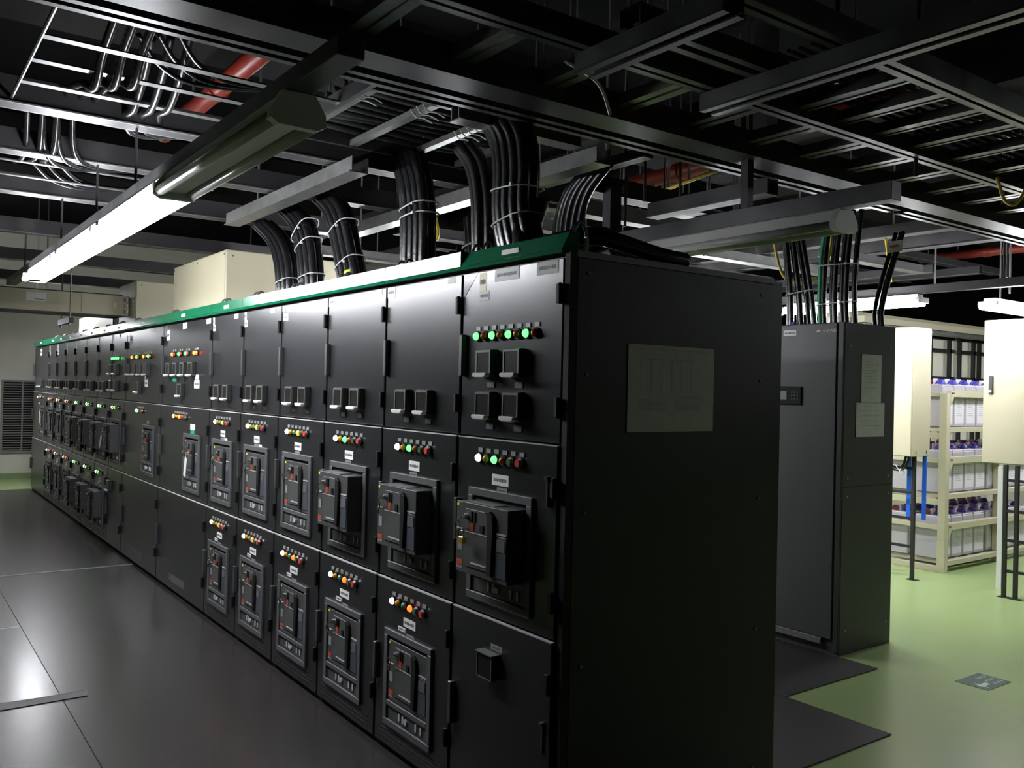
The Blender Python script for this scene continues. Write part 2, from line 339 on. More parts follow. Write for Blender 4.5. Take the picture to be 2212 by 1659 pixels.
def cubicle(xl, xr, label, spec):
    W = xr-xl
    t = thing('switchgear_cubicle', (xl,0,0), label, 'electrical cabinet', GRP)
    MB().box(0.001,W-0.001,0.022,1.12,0.0,1.995).build('cabinet_body','cabinet_dark',t)
    g = 0.008
    doors = []
    for (z0,z1,yy,nm) in ((Z1+0.004,ZT,0.0,'upper'),(Z2+0.004,Z1-0.004,-0.008,'mid'),(0.035,Z2-0.004,-0.016,'low')):
        d = MB().box(g,W-g,yy,0.022,z0,z1).build('door','cabinet',t,bevel=0.0025); doors.append(d)
        zm = {'upper':1.67,'mid':1.06,'low':0.375}[nm]
        if nm!='upper': MB().box(g,W-g,yy-0.0012,yy+0.012,z1-0.003,z1+0.001).build('edge_trim','edge_trim',d)  # pale strip stands in for lamplight caught along the door's top edge
        if spec.get('handles',True):
            o = inst('dhandle','door_handle','handle_grey', lambda b: b.box(-0.011,0.011,-0.022,0,-0.078,0.078), d, (0.026,yy,zm), bevel=0.003)
        for zh in {'upper':(1.86,1.49),'mid':(1.23,0.86),'low':(0.60,0.23)}[nm]:
            hinge(d, W-0.018, zh)
            d.children[-1].location.y = yy
    MB().box(0.001,W-0.001,0.002,0.021,0.0,0.034).build('plinth','gap',t)
    # canopy strip
    tilt = spec.get('tilt',0.0005)
    cp = MB().prism([(-0.012,1.992),(-0.016,2.003),(-0.012,2.006),(-0.012+tilt,2.062),(0.06,2.066),(0.06,1.992)],'x',0.002,W-0.002).build('canopy','canopy',t)
    MB().box(W*0.42,W*0.42+min(0.1,W*0.17),-0.0125+tilt*0.35,-0.004,2.016,2.038).build('nameplate','paper',cp)
    for q in (0.035,W-0.035):
        MB().tube([(q,0.09+0.028*math.cos(a*math.pi/8),2.055+0.05*math.sin(a*math.pi/8)) for a in range(9)],0.006,6).box(q-0.006,q+0.006,0.055,0.067,1.99,2.06).box(q-0.006,q+0.006,0.112,0.124,1.99,2.06).build('lifting_lug','galvanised',t)
    spec['fill'](t, W)
    return t
def top_two(t, W, st=True):
    for x in (0.195,0.37): meter(t, x, 1.487, 0)
def stickers(t, k):
    if k==0: lbl(t,0.008,0.04,1.925,1.975,0); lbl(t,0.012,0.062,1.885,1.925,0); lbl(t,0.43,0.5,1.945,1.974,0,text=False)
    elif k==1: lbl(t,0.008,0.075,1.93,1.974,0); lbl(t,0.5,0.56,1.95,1.974,0,text=False)
    elif k==2: lbl(t,0.008,0.05,1.94,1.974,0,text=False); lbl(t,0.02,0.09,1.89,1.93,0)
    else: lbl(t,0.008,0.05,1.9,1.974,0,text=False); lbl(t,0.03,0.07,1.85,1.90,0)
def std(mid, out, low, k, keys=1, two=True):
    def fill(t, W):
        top_two(t, W); stickers(t, k)
        if mid:
            for i,c in enumerate(mid): lamp(t, 0.157+0.0502*i, 1.296, c, -0.008)
            lbl(t,0.242,0.33,1.205,1.245,-0.008) if not out or k!=3 else None
            lbl(t,0.25,0.31,1.182,1.199,-0.008,'plate_grey')
            if k==0: lbl(t,0.32,0.37,1.18,1.199,-0.008,text=False)
            breaker(t,0.099,0.783,-0.008,out,keys)
        if low:
            for i,c in enumerate(low): lamp(t, 0.157+0.0502*i, 0.652, c, -0.016)
            lbl(t,0.242,0.34,0.565,0.601,-0.016); lbl(t,0.198,0.258,0.54,0.558,-0.016); lbl(t,0.27,0.33,0.524,0.54,-0.016,'plate_grey')
            breaker(t,0.099,0.128,-0.016,spec_out.get(id(low),0),keys)
        vent = MB()
        for i in range(3): vent.box(0.06,W-0.06,-0.0175,-0.016,0.06+i*0.018,0.068+i*0.018)
        vent.build('vent_grille','cabinet_dark',t)
    return {'fill': fill}
spec_out = {}
def near_fill(t, W):
    for i in range(8): lamp(t, 0.113+0.0504*i, 1.738, 'green_on' if i%2==0 else 'red_off', 0)
    for x in (0.195,0.365):
        meter(t, x, 1.637, 0); meter(t, x, 1.487, 0)
    lbl(t,0.115,0.16,1.905,1.97,0,'cream_sticker'); lbl(t,0.115,0.178,1.868,1.903,0,'plate_grey')
    lbl(t,0.213,0.36,1.93,1.974,0,'plate_grey'); lbl(t,0.46,0.575,1.93,1.974,0,'paper_grey')
    MB().prism([(0.008,1.974),(0.105,1.974),(0.012,1.885),(0.008,1.885)],'y',-0.001,0).build('document_pouch','film',t)
    for i,c in enumerate(ROW): lamp(t, 0.157+0.0502*i, 1.296, c, -0.008)
    lbl(t,0.235,0.335,1.206,1.245,-0.008); lbl(t,0.266,0.328,1.180,1.200,-0.008,'plate_grey')
    breaker(t,0.099,0.783,-0.008,1,1)
    # small covered instrument on the bottom door
    q = inst('meterbox2','instrument_cover','meter_frame', lambda b: b.box(-0.046,0.046,-0.03,0,-0.045,0.043), t, (0.268,-0.016,0.577), bevel=0.003)
    inst('meterrim2','cover_frame','meter_rim', lambda b: b.box(-0.05,0.05,-0.04,0,0.043,0.046).box(-0.046,-0.042,-0.034,-0.03,-0.045,0.043).box(0.042,0.046,-0.034,-0.03,-0.045,0.043).box(-0.046,0.046,-0.034,-0.03,-0.045,-0.041), q, (0,0,0))
    inst('meterglass2','meter_window','window_dark', lambda b: b.box(-0.042,0.042,-0.032,-0.0305,-0.041,0.043), q, (0,0,0))
    lbl(t,0.262,0.328,0.630,0.650,-0.016,'plate_grey')
    # lock tabs on the right-hand edge
    b = MB()
    for z in (1.255,0.46): b.box(W-0.05,W-0.035,-0.03,-0.008,z,z+0.01).box(W-0.046,W-0.039,-0.022,-0.008,z-0.09,z)
    b.build('door_latch','handle_grey',t)
    # end frame post and the big side panel
    MB().box(W,W+0.026,0.0,0.03,0.0,1.995).build('corner_post','gap',t)
    sp = MB().box(W+0.001,W+0.026,0.032,1.03,0.0,1.978).build('side_panel','side_panel',t,bevel=0.002)
    MB().box(W-0.002,W+0.026,0.03,1.035,1.979,2.0).build('side_rim','rim',t)
    MB().box(W-0.002,W+0.024,1.03,1.04,0.0,1.979).build('rear_post','cabinet_dark',t)
    b = MB()
    for yy in (0.08,0.96):
        for z in (1.93,1.6,1.15,0.65,0.12): b.tube([(W+0.026,yy,z),(W+0.029,yy,z)],0.006,8)
    b.build('panel_screws','rim',sp)
def w1_fill(t, W):
    for i,c in enumerate(['amber_on','red_off','green_on','red_off','green_on','amber_off','amber_on','red_on']): lamp(t, 0.61+0.078*i*0.95, 1.605-0.01, c, 0)
def wide_fill(n):
    def fill(t, W):
        if n==1:
            lampx=[(0.70,'amber_on'),(0.76,'red_off'),(0.86,'green_on'),(0.93,'amber_off'),(1.03,'green_on'),(1.09,'red_off')]
            for x,c in ((0.69-0.02,'amber_on'),(0.74-0.02,'red_off'),(0.84-0.02,'green_on'),(0.90-0.03,'amber_off'),(1.01-0.02,'green_on'),(1.07-0.03,'red_off'),(0.46+0.72,'red_off')):
                pass
            for x,c in ((0.71,'amber_on'),(0.765,'red_off'),(0.865,'green_on'),(0.92,'red_off'),(1.035,'green_on'),(1.09,'red_off')): pass
            for x,c in ((0.29+0.42*0,'amber_on'),(0.345,'red_off'),(0.46,'green_on'),(0.515,'red_off'),(0.635,'green_on'),(0.69,'red_off'),(0.845,'amber_on'),(0.90,'red_on')): lamp(t,x,1.75-0.0,c,0)
            for x in (0.235,0.425,0.615,0.815): meter(t,x,1.637,0,False)
            meter(t,0.56,1.487,0)
            lbl(t,0.28,0.40,1.548,1.57,0,'green_sticker',False); lbl(t,0.845,0.935,1.565,1.60,0,text=False); lbl(t,0.83,0.95,1.505,1.562,0)
            lbl(t,0.012,0.11,1.93,1.974,0,'film',False); lbl(t,0.09,0.17,1.86,1.94,0); lbl(t,0.52,0.62,1.93,1.974,0,text=False); lbl(t,1.08,1.17,1.94,1.974,0,text=False)
            for i,c in enumerate(['white_on','amber_off','amber_off','amber_on','red_off','red_button','green_button']): lamp(t,0.40+0.0502*i,1.296,c,-0.008)
            breaker(t,0.66,0.783,-0.008,0,1); lbl(t,0.79,0.90,1.215,1.255,-0.008,text=False); lbl(t,0.80,0.89,1.19,1.212,-0.008,'green_sticker',False)
            lbl(t,0.37,0.75,0.09,0.142,-0.016,'plate_dim',False,'vent_plate')
        else:
            for x,c in ((0.235,'amber_on'),(0.30,'red_off'),(0.40,'green_on'),(0.46,'amber_off'),(0.64,'amber_on'),(0.70,'red_off'),(0.79,'green_on'),(0.85,'amber_off')): lamp(t,x,1.75,c,0)
            for x in (0.19,0.37,0.57,0.77): meter(t,x,1.642,0,False)
            meter(t,0.51,1.493,0)
            lbl(t,0.66,0.73,1.565,1.59,0,text=False); lbl(t,0.66,0.76,1.50,1.56,0)
            lbl(t,0.012,0.08,1.94,1.974,0,'film',False); lbl(t,0.1,0.2,1.87,1.94,0,'plate_grey'); lbl(t,0.9,1.0,1.945,1.974,0,'plate_grey',False)
            for i,c in enumerate(['white_on','green_on','amber_off','green_button','red_button']): lamp(t,0.475+0.0502*i,1.30,c,-0.008)
            breaker(t,0.66,0.79,-0.008,0,0); lbl(t,0.80,0.86,1.20,1.225,-0.008,'plate_grey',False)
            lbl(t,0.36,0.74,0.09,0.142,-0.016,'plate_dim',False,'vent_plate')
    return fill
def n1_fill(t, W):
    for i in range(4): lamp(t,0.06+0.085*i,1.75,'green_on',0)
    for x in (0.07,0.26):
        meter(t,x,1.647,0); meter(t,x,1.497,0)
    for i,c in enumerate(ROW): lamp(t,0.157+0.0502*i,1.30,c,-0.008)
    breaker(t,0.099,0.79,-0.008,1,0)
    meter(t,0.16,0.577,-0.016); lbl(t,0.012,0.07,1.92,1.974,0,'plate_grey',False); lbl(t,0.3,0.36,1.94,1.974,0)
def far_fill(t, W):
    for x in (0.55,0.75): meter(t,x,1.487,0)
    for i,c in enumerate(ROWR): lamp(t,0.48+0.0502*i,1.30,c,-0.008)
    breaker(t,0.66,0.79,-0.008,0,0); lbl(t,0.5,0.56,1.2,1.235,-0.008,text=False)
    lbl(t,0.5,0.62,1.86,1.95,0)
C = []
C.append(cubicle(-0.635,-0.027,'black switchgear cubicle nearest the camera, with a bare black side panel and dark green canopy',{'fill':near_fill,'tilt':0.03}))
low2 = list(ROWR)
mk = lambda mid,out,low,k,keys=1: std(mid,out,low,k,keys)
G, Rr = list(ROW), list(ROWR)
lowR = lambda: ['white_on','amber_off','green_off','red_on','green_button','red_button']
C.append(cubicle(-1.243,-0.635,'second black switchgear cubicle from the near end, green lamp above its protruding breaker',mk(G,1,lowR(),1)))
C.append(cubicle(-1.851,-1.243,'third black switchgear cubicle from the near end, farther of two with protruding mid breakers',mk(G,1,lowR(),1)))
C.append(cubicle(-2.459,-1.851,'fourth black switchgear cubicle from the near end, first with both its breakers flush',mk(Rr,0,lowR(),2)))
C.append(cubicle(-3.067,-2.459,'fifth black switchgear cubicle from the near end, middle of three with two flush breakers',mk(Rr,0,lowR(),0)))
C.append(cubicle(-3.675,-3.067,'sixth black switchgear cubicle from near end, right beside the wide blank-bottomed one',mk(Rr,0,lowR(),0)))
C.append(cubicle(-4.891,-3.675,'nearer wide black cubicle, white tag on its breaker and a blank bottom door',{'fill':wide_fill(1)}))
C.append(cubicle(-6.107,-4.891,'farther wide black cubicle with green lamp over its flush breaker and blank bottom door',{'fill':wide_fill(2)}))
C.append(cubicle(-6.713,-6.107,'narrow black cubicle with four green lamps in a row on its upper door',{'fill':n1_fill}))
outs = [(G,1,list(ROW)),(G,1,list(ROW)),(G,1,list(ROW)),(Rr,0,lowR()),(Rr,0,lowR()),(Rr,0,lowR())]
for q in outs[:3]: spec_out[id(q[2])] = 1
names = ['first','second','third','fourth','fifth','sixth']
for i in range(6):
    xr = -6.713-0.6145*i
    C.append(cubicle(xr-0.6145, xr, 'far black cubicle, %s beyond the four-green-lamp one, %s lamps lit' % (names[i], 'green' if i<3 else 'red'), mk(outs[i][0],outs[i][1],outs[i][2],3,0)))
C.append(cubicle(-11.65,-10.40,'last wide black cubicle at the far end of the row by the louver',{'fill':far_fill}))
# paper schedule on the near side panel
po = tag(MB().box(0,0.0015,0,0.43,0,0.30).build('paper_schedule','paper_grey',loc=(0.0005,0.26,1.41)), 'large dim white wiring diagram sheet stuck on the black side panel', 'paper')
b = MB()
for i in range(7): b.box(0.0015,0.0018,0.05,0.19,0.075+i*0.006,0.0765+i*0.006)
for i in range(9): b.box(0.0015,0.0018,0.23,0.36,0.075+i*0.006,0.0765+i*0.006)
for i in range(6): b.box(0.0015,0.0018,0.06+i*0.05,0.0615+i*0.05,0.14,0.25)
b.box(0.0015,0.0018,0.03,0.40,0.285,0.2865).box(0.0015,0.0018,0.03,0.40,0.012,0.0135).box(0.0015,0.0018,0.06,0.33,0.25,0.2515)
b.build('printing','ink_pale',po)
# tags and lock hanging on breakers
def hang_tag(x, y, z, label, tilt, L=0.13):
    t = thing('hanging_tag',(x,y,z),label,'tag')
    c,s = math.cos(tilt),math.sin(tilt)
    pl = MB().box(-0.024,0.024,-0.001,0.001,-L,0.0).build('card','paper',t); pl.rotation_euler.y = tilt; pl.location=(-0.02*s,0,-0.035)
    MB().tube([(0.02,0.01,0.008),(0.012,-0.004,0.0),(0,-0.004,-0.012),(-0.02*s,0,-0.036)],0.0016,5).build('string','tie',t)
hang_tag(-4.02,-0.055,1.06,'white paper tag hanging on the breaker of the nearer wide cubicle',0.22)
hang_tag(-6.45,-0.125,1.08,'grey paper tag hanging from the protruding breaker under four green lamps',0.6)
hang_tag(-10.70,-0.055,1.16,'white paper tag hanging on the last cubicle at the far end',0.1,0.16)
pl = thing('padlock',(-0.407,-0.125,1.03),'small brass padlock hanging on the nearest protruding breaker','padlock',rz=0)
MB().box(-0.014,0.014,-0.008,0.008,-0.025,0.0).build('lock_body','brass',pl,bevel=0.003)
MB().tube([(-0.009,0,0)]+[(-0.009*math.cos(a*math.pi/6),0,0.012+0.009*math.sin(a*math.pi/6)) for a in range(7)]+[(0.009,0,0)],0.0025,6).build('shackle','chrome',pl)
# ================================================================== BOXES AND BUSWAY ON TOP
def topbox(x0,x1,y0,y1,z0,z1,label):
    t = thing('busbar_box',(x0,y0,z0),label,'metal box')
    MB().box(0,x1-x0,0.004,y1-y0,0,z1-z0).build('box_body','cream',t,bevel=0.006)
    MB().box(0.012,x1-x0-0.012,0,0.004,0.012,z1-z0-0.012).build('front_cover','cream',t,bevel=0.002)
    b = MB()
    for q in (0.03,(x1-x0)/2,x1-x0-0.03):
        for z in (0.03,z1-z0-0.03): b.tube([(q,0.001,z),(q,-0.003,z)],0.007,8)
    for q in (0.05,y1-y0-0.05):
        for z in (0.04,z1-z0-0.04): b.tube([(x1-x0-0.001,q,z),(x1-x0+0.003,q,z)],0.007,8)
    b.build('screws','galvanised',t)
topbox(-5.23,-3.92,0.15,1.02,1.996,2.475,'bright cream metal box standing on the nearer wide cubicle')
topbox(-7.20,-6.51,0.15,1.0,1.996,2.485,'smaller cream metal box on the farther cubicles at end of busway')
topbox(-10.2,-8.2,0.3,1.0,1.996,2.33,'low cream metal box standing at the back on the far cubicles')
bw = thing('busway',(-6.86,0.135,2.16),'cream busbar trunking coming out of the small box towards the left','busway')
MB().box(-0.15,0.15,-3.6,0.0,0.0,0.19).build('trunking','cream',bw,bevel=0.004)
MB().box(-0.16,0.165,-3.6,-0.06,-0.012,-0.001).box(-0.16,0.165,-3.6,-0.06,0.191,0.197).build('flange_strip','steel_dark',bw)
b = MB()
for i in range(3):
    for yy in (-0.05,-0.025): b.box(0.15,0.175,yy,yy+0.014,0.02+i*0.055,0.055+i*0.055)
b.build('joint_bolts','chrome',bw)
lb = MB().box(0.151,0.153,-0.86,-0.7,0.085,0.165).build('label_plate','paper',bw)
MB().box(0.153,0.1535,-0.79,-0.71,0.10,0.106).build('lettering','ink',lb)
MB().box(0.15,0.156,-0.41,-0.34,0.01,0.18).build('joint_plate','cream',bw)
MB().box(0.151,0.1525,-0.13,-0.11,0.075,0.12).build('warning_sticker','cream_sticker',bw)
hr = thing('trapeze_hanger',(-6.86,-0.38,2.06),'threaded rod hanger carrying the cream busway at left','hanger')
for x in (-0.22,0.24):
    MB().tube([(x,0,-0.03),(x,0,0.75)],0.006,8).build('threaded_rod','galvanised',hr)
    MB().tube([(x,0,-0.02),(x,0,0.0)],0.014,6).tube([(x,0,0.05),(x,0,0.062)],0.014,6).build('nut','chrome',hr)
MB().box(-0.28,0.30,-0.02,0.02,0.0,0.05).build('crossbar','steel_dark',hr)
# ================================================================== LUMINAIRES
def luminaire(x0, y, z, L, lit, label, axis='x', group=None, hangers=False):
    t = thing('tube_light',(x0,y,z),label,'fluorescent light',group, rz=0 if axis=='x' else math.pi/2)
    MB().prism([(-0.03,0.0),(-0.045,0.012),(-0.04,0.065),(0.04,0.065),(0.045,0.012),(0.03,0.0)],'x',0.03,L-0.03).build('batten','lamp_reflector' if lit else 'lamp_housing',t)
    if lit:
        for q in (0.0,L-0.03): MB().box(q,q+0.03,-0.07,0.07,0.0,0.04).build('end_cap','lamp_reflector',t)
    else:
      for q in (0.0,L-0.03): MB().prism([(-0.055,-0.024),(-0.078,-0.01),(-0.075,0.02),(-0.045,0.068),(0.045,0.068),(0.075,0.02),(0.078,-0.01),(0.055,-0.024)],'x',q,q+0.03).build('end_cap','lamp_housing',t)
    if hangers: hang(t,((0.2,0),(L-0.2,0)),z)
    for yy in (-0.058,0.058): MB().tube([(0.03,yy,0.0),(L-0.03,yy,0.0)],0.019,12).build('tube','tube_lit' if lit else 'tube_off',t,smooth=True)
    return t
YL,ZL = -0.9,2.25
luminaire(-1.25,YL,ZL,1.2,False,'unlit grey fluorescent batten continuing the blazing light line towards the camera')
luminaire(-2.46,YL,ZL,1.2,True,'burning fluorescent batten in the aisle, next to the unlit one')
luminaire(-3.67,YL,ZL,1.2,True,'burning fluorescent batten in the aisle, middle of the blazing line')
luminaire(-4.88,YL,ZL,1.2,True,'burning fluorescent batten at far left end of the blazing line')
luminaire(-11.3,YL,ZL,1.2,True,'burning fluorescent batten farther down the aisle, beyond the busway',hangers=True)
luminaire(-10.7,-0.15,2.5,1.2,True,'burning fluorescent batten over the far cubicle fronts, hidden by the busway',hangers=True)
tr = thing('light_trunk',(-6.2,YL,ZL+0.07),'grey steel channel carrying the aisle light line above the switchgear fronts','steel channel')
MB().box(0,6.46,-0.035,0.035,0.0,0.05).build('channel','steel',tr,bevel=0.002)
for x in (-5.35,-3.75,-2.70,-1.87): MB().tube([(x+6.2,0,0.045),(x+6.2,0,2.645-ZL-0.07)],0.006,6).build('hanger_rod','steel_dark',tr)
luminaire(-1.15,1.43,ZL,1.2,False,'unlit twin-tube batten hanging over the aisle behind the near cubicle')
tr = thing('light_trunk',(-2.6,1.42,ZL+0.07),'dark steel channel holding the unlit twin-tube batten','steel channel')
MB().box(0,2.87,-0.035,0.035,0.0,0.075).build('channel','steel',tr,bevel=0.002)
MB().box(1.2,1.26,-0.04,0.04,-0.005,0.36).build('bracket','steel_dark',tr); MB().box(2.12,2.16,-0.02,0.02,0.07,0.36).build('bracket','steel_dark',tr)
for i in range(2): luminaire(-3.75-1.7*i,1.43,ZL,1.2,True,'burning fluorescent batten in the rear aisle hidden behind the row, %s one' % ('nearer','farther')[i],hangers=True)
luminaire(-1.0,7.1,ZL,1.2,True,'burning fluorescent batten in the battery room past the right edge','y',hangers=True)  # out-of-view batten added to brighten the white partition
luminaire(-0.6,9.2,ZL,1.2,True,'farthest burning fluorescent batten, deep in the battery room past the right edge','y',hangers=True)  # another out-of-view batten added to lift the white wall
luminaire(-2.46,4.42,ZL,1.2,True,'burning fluorescent batten behind the cables on the grey power cabinet')
luminaire(-1.06,4.95,ZL,1.2,True,'burning fluorescent batten above the right-hand cream box','y',hangers=True)
tr = thing('light_trunk',(-9,4.42,ZL+0.07),'grey steel channel above the battery area lights','steel channel')
MB().box(0,11,-0.03,0.03,0.0,0.06).build('channel','steel',tr,bevel=0.002); hang(tr,((2.0,0),(4.5,0),(8.3,0),(9.5,0)),ZL+0.07)
for i in range(2):
    luminaire(-3.72-1.25*i,4.42,ZL,1.2,True,['burning fluorescent batten hidden behind the switchgear, second of its line','burning fluorescent batten hidden behind the switchgear, third of its line'][i])  # unseen battens added to light the tray undersides from below
luminaire(2.5,5.3,2.9,1.2,True,'burning fluorescent batten over the green floor outside the right edge','y',hangers=True)  # added out of view as fill for the floor at lower right
# ================================================================== CEILING STEEL
ZB = 2.64
def beamY(X, y0, y1, w=0.09, h=0.1, z=ZB, m='steel', label='', name='steel_beam', lips=True):
    t = thing(name,(X,y0,z),label,'steel beam')
    MB().prism([(-w/2,0),(w/2,0),(w/2,h),(w/2-0.006,h),(w/2-0.006,0.006),(-w/2+0.006,0.006),(-w/2+0.006,h),(-w/2,h)],'y',0,y1-y0).build('web',m,t)
    if lips: MB().box(-w/2-0.012,-w/2,0,y1-y0,0,0.006).box(w/2,w/2+0.012,0,y1-y0,0,0.006).build('flange','galvanised',t)
    if name!='steel_beam': hang(t,((0,(y1-y0)*0.25),(0,(y1-y0)*0.7)),z)
    return t
def beamX(Y, x0, x1, w=0.08, h=0.09, z=ZB, m='steel', label='', name='steel_beam', lips=True):
    t = thing(name,(x0,Y,z),label,'steel beam')
    MB().prism([(-w/2,0),(w/2,0),(w/2,h),(w/2-0.006,h),(w/2-0.006,0.006),(-w/2+0.006,0.006),(-w/2+0.006,h),(-w/2,h)],'x',0,x1-x0).build('web',m,t)
    if lips: MB().box(0,x1-x0,-w/2-0.012,-w/2,0,0.006).build('flange','galvanised',t)
    if name!='steel_beam': hang(t,(((x1-x0)*0.25,0),((x1-x0)*0.8,0)),z)
    return t
beamY(-0.46,-3.2,8.0,0.14,0.11,2.62,'steel_dark','broad dark steel beam crossing the picture over the near cubicle',lips=False)
def strut(axis, a, b0, b1, z, label, m='steel'):
    # slotted strut channel: two thin lips with a gap
    t = thing('strut_rail',(a,b0,z) if axis=='y' else (b0,a,z),label,'strut rail')
    L=b1-b0
    q = MB()
    for s in (-1,1):
        if axis=='y': q.box(s*0.03-0.014,s*0.03+0.014,0,L,0,0.006)
        else: q.box(0,L,s*0.03-0.014,s*0.03+0.014,0,0.006)
    q.build('lip',m,t)
    if axis=='y': MB().box(-0.044,-0.04,0,L,0.004,0.06).box(0.04,0.044,0,L,0.004,0.06).box(-0.044,0.044,0,L,0.06,0.064).build('channel','steel',t)
    else: MB().box(0,L,-0.044,-0.04,0.004,0.06).box(0,L,0.04,0.044,0.004,0.06).box(0,L,-0.044,0.044,0.06,0.064).build('channel','steel',t)
    return t
strut('y',-0.64,-3.2,2.95,2.625,'slotted strut rail running along the left side of the broad dark beam')
strut('y',-0.64,3.02,7.0,2.625,'farther slotted strut rail along the broad dark beam, beyond the aisle')
# ladder A : rungs between the broad beam and the next rail
la = thing('cable_ladder',(0.03,-3.0,2.63),'steel cable ladder to the right of the broad beam with wide slotted rungs','cable ladder')
def dbl(bm,x0,x1,y0,y1,z):
    pass
def railY(root, X, L, name='side_rail', z0=0.0):
    MB().box(X-0.034,X-0.008,0,L,z0,z0+0.006).box(X+0.008,X+0.034,0,L,z0,z0+0.006).box(X-0.036,X-0.032,0,L,z0,z0+0.07).box(X+0.032,X+0.036,0,L,z0,z0+0.07).box(X-0.036,X+0.036,0,L,z0+0.07,z0+0.075).build(name,'steel',root)
railY(la,0.0,9.0)
for yy in (-1.75,-1.35,-0.95,-0.56,-0.17,0.22,0.60,0.99,1.38,1.75,2.13,2.5,2.88,3.27,3.67):
    y=yy+3.0
    b = MB().prism([(y-0.05,0.09),(y-0.05,0.045),(y-0.012,0.045),(y-0.012,0.052),(y+0.006,0.052),(y+0.006,0.045),(y+0.045,0.045),(y+0.045,0.09)],'x',-0.42,-0.036)
    b.build('rung','galvanised',la)
lb_ = thing('cable_ladder',(0.56,0.06,2.63),'right-hand steel cable ladder with thin dark cables lying over its rungs','cable ladder')
railY(lb_,0.0,7.0)
for yy in (0.86,1.10,1.36,1.63,1.92,2.25,2.6,2.95,3.3):
    y=yy-0.06
    MB().prism([(y-0.035,0.07),(y-0.035,0.03),(y+0.01,0.03),(y+0.01,0.036),(y+0.02,0.036),(y+0.02,0.028),(y+0.036,0.028),(y+0.036,0.07)],'x',-0.5,-0.036).build('rung','steel',lb_)
ct = thing('cable_run',(0.3,0.7,2.715),'thin dark cables lying side by side on the right-hand ladder','cable run')
for i in range(11):
    x=-0.2+i*0.04; MB().tube([(x+0.01*math.sin(j*1.3+i),j*0.5,0.004*math.sin(j*2+i*1.7)+0.004) for j in range(12)],0.007,6).build('cable','cable',ct)
le = thing('cable_ladder',(-0.93,-0.3,2.70),'cable ladder left of the broad dark beam with dark cables and white ties','cable ladder')
for x in (0.0,-0.80): MB().box(x-0.012,x+0.012,0,1.0,0,0.07).build('side_rail','steel_dark',le)
for yy in (-0.24,0.05,0.36,0.64):
    y=yy+0.3; MB().prism([(y-0.02,0.03),(y-0.02,0.004),(y+0.02,0.004),(y+0.02,0.03)],'x',-0.79,-0.012).build('rung','galvanised',le)
for yy,n in ((-0.24,2),(0.05,3),(0.36,6)):
    for i in range(n):
        x=-0.06-0.05*i; MB().tube(spline([(x,yy+0.26,0.02),(x-0.005,yy+0.29,-0.006),(x+0.012,yy+0.32,-0.012),(x+0.03,yy+0.35,-0.03)],4),0.003,5).build('cable_tie','tie',le)
for i in range(9):
    x=-0.10-i*0.075; MB().tube([(x+0.012*math.sin(j*1.1+i*2),j*0.32,0.055+0.008*math.sin(j*1.7+i)) for j in range(4)],0.017,8).build('cable','cable_matt',le,smooth=True)
strut('x',0.05,-0.01,0.6,2.565,'slotted strut rail crossing overhead at upper centre, nearer of two crossing','steel')
strut('x',0.64,-0.01,2.4,2.565,'slotted strut rail crossing overhead towards the upper right corner','steel')
strut('y',0.25,0.0,0.7,2.63,'short slotted strut rail between the two crossing rails overhead','steel')
dg = MB().tube([(0.25,0.5,2.8),(0.62,1.0,3.3)],0.018,4); tag(dg.build('diagonal_brace','steel'),'thin diagonal steel brace rising between the overhead rails','brace')
for i,(x,y,z0,z1,lab) in enumerate(((0.95,1.05,2.5,3.9,'thin threaded rod hanging from the dark ceiling at upper right, left one'),(1.05,1.25,2.48,3.9,'thin threaded rod hanging at upper right, second from left'),(1.02,1.9,2.5,3.9,'thin threaded rod hanging at upper right beside the white tubular lamp'),(0.31,0.95,2.66,3.9,'dark hanger rod holding the right-hand cable ladder'),(0.02,2.0,2.55,3.9,'dark hanger rod holding the middle cable ladder'))):
    tag(MB().tube([(x,y,z0),(x,y,3.995)],0.009,6).build('hanger_rod','steel'),lab,'hanger rod')
ul = thing('ceiling_lamp',(0.86,2.3,2.78),'pale unlit tubular lamp hanging in the dark at upper right','lamp')
MB().tube([(0,0,0),(0.30,0.02,0.02)],0.035,12).build('tube','lamp_housing',ul); MB().box(0.12,0.16,-0.01,0.03,0.03,1.1).build('stem','steel_dark',ul)
# beams over the front walkway
fb = [(-1.87,-1.9,1.5,'dark steel beam over the walkway just left of the unlit batten end'),(-2.70,-1.9,0.95,'bright-edged steel beam over the blazing light, nearest to it'),(-3.75,-1.9,1.0,'steel beam over the walkway, third from the broad dark beam'),(-5.35,-1.9,1.4,'steel beam over the walkway, fourth from the broad dark beam'),(-7.1,-1.9,1.6,'steel beam over the walkway near the busway'),(-9.0,-1.9,1.6,'farthest steel beam over the walkway at left')]
for X,a,b_,l in fb: beamY(X,a,b_,0.085,0.11,ZB,'steel_dark',l)
# basket of flat strips in front of the broad beam
bk = thing('cable_ladder',(-0.75,-1.38,2.66),'cable ladder at upper left with flat strips and cables looped through it','cable ladder')
for x in (0.0,-0.30,-0.56,-0.84):
    MB().box(x-0.02,x+0.02,0,1.05,0,0.006).build('rung','steel_bright',bk)
MB().tube([(0.05,0,0),(-1.08,0,0)],0.007,8).build('end_rod','steel_bright',bk)
MB().box(-1.05,0.04,1.04,1.062,-0.006,0.05).build('side_rail','steel',bk)
bk2 = thing('cable_ladder',(-2.8,-1.33,2.66),'small cable ladder at the left edge with cables looped through it','cable ladder')
for x in (-0.18,-0.55): MB().box(x-0.016,x+0.016,0,1.1,0,0.006).build('rung','steel_bright',bk2)
MB().tube([(0.05,0.0,0),(-0.8,0.0,0)],0.007,8).build('end_rod','steel_bright',bk2)
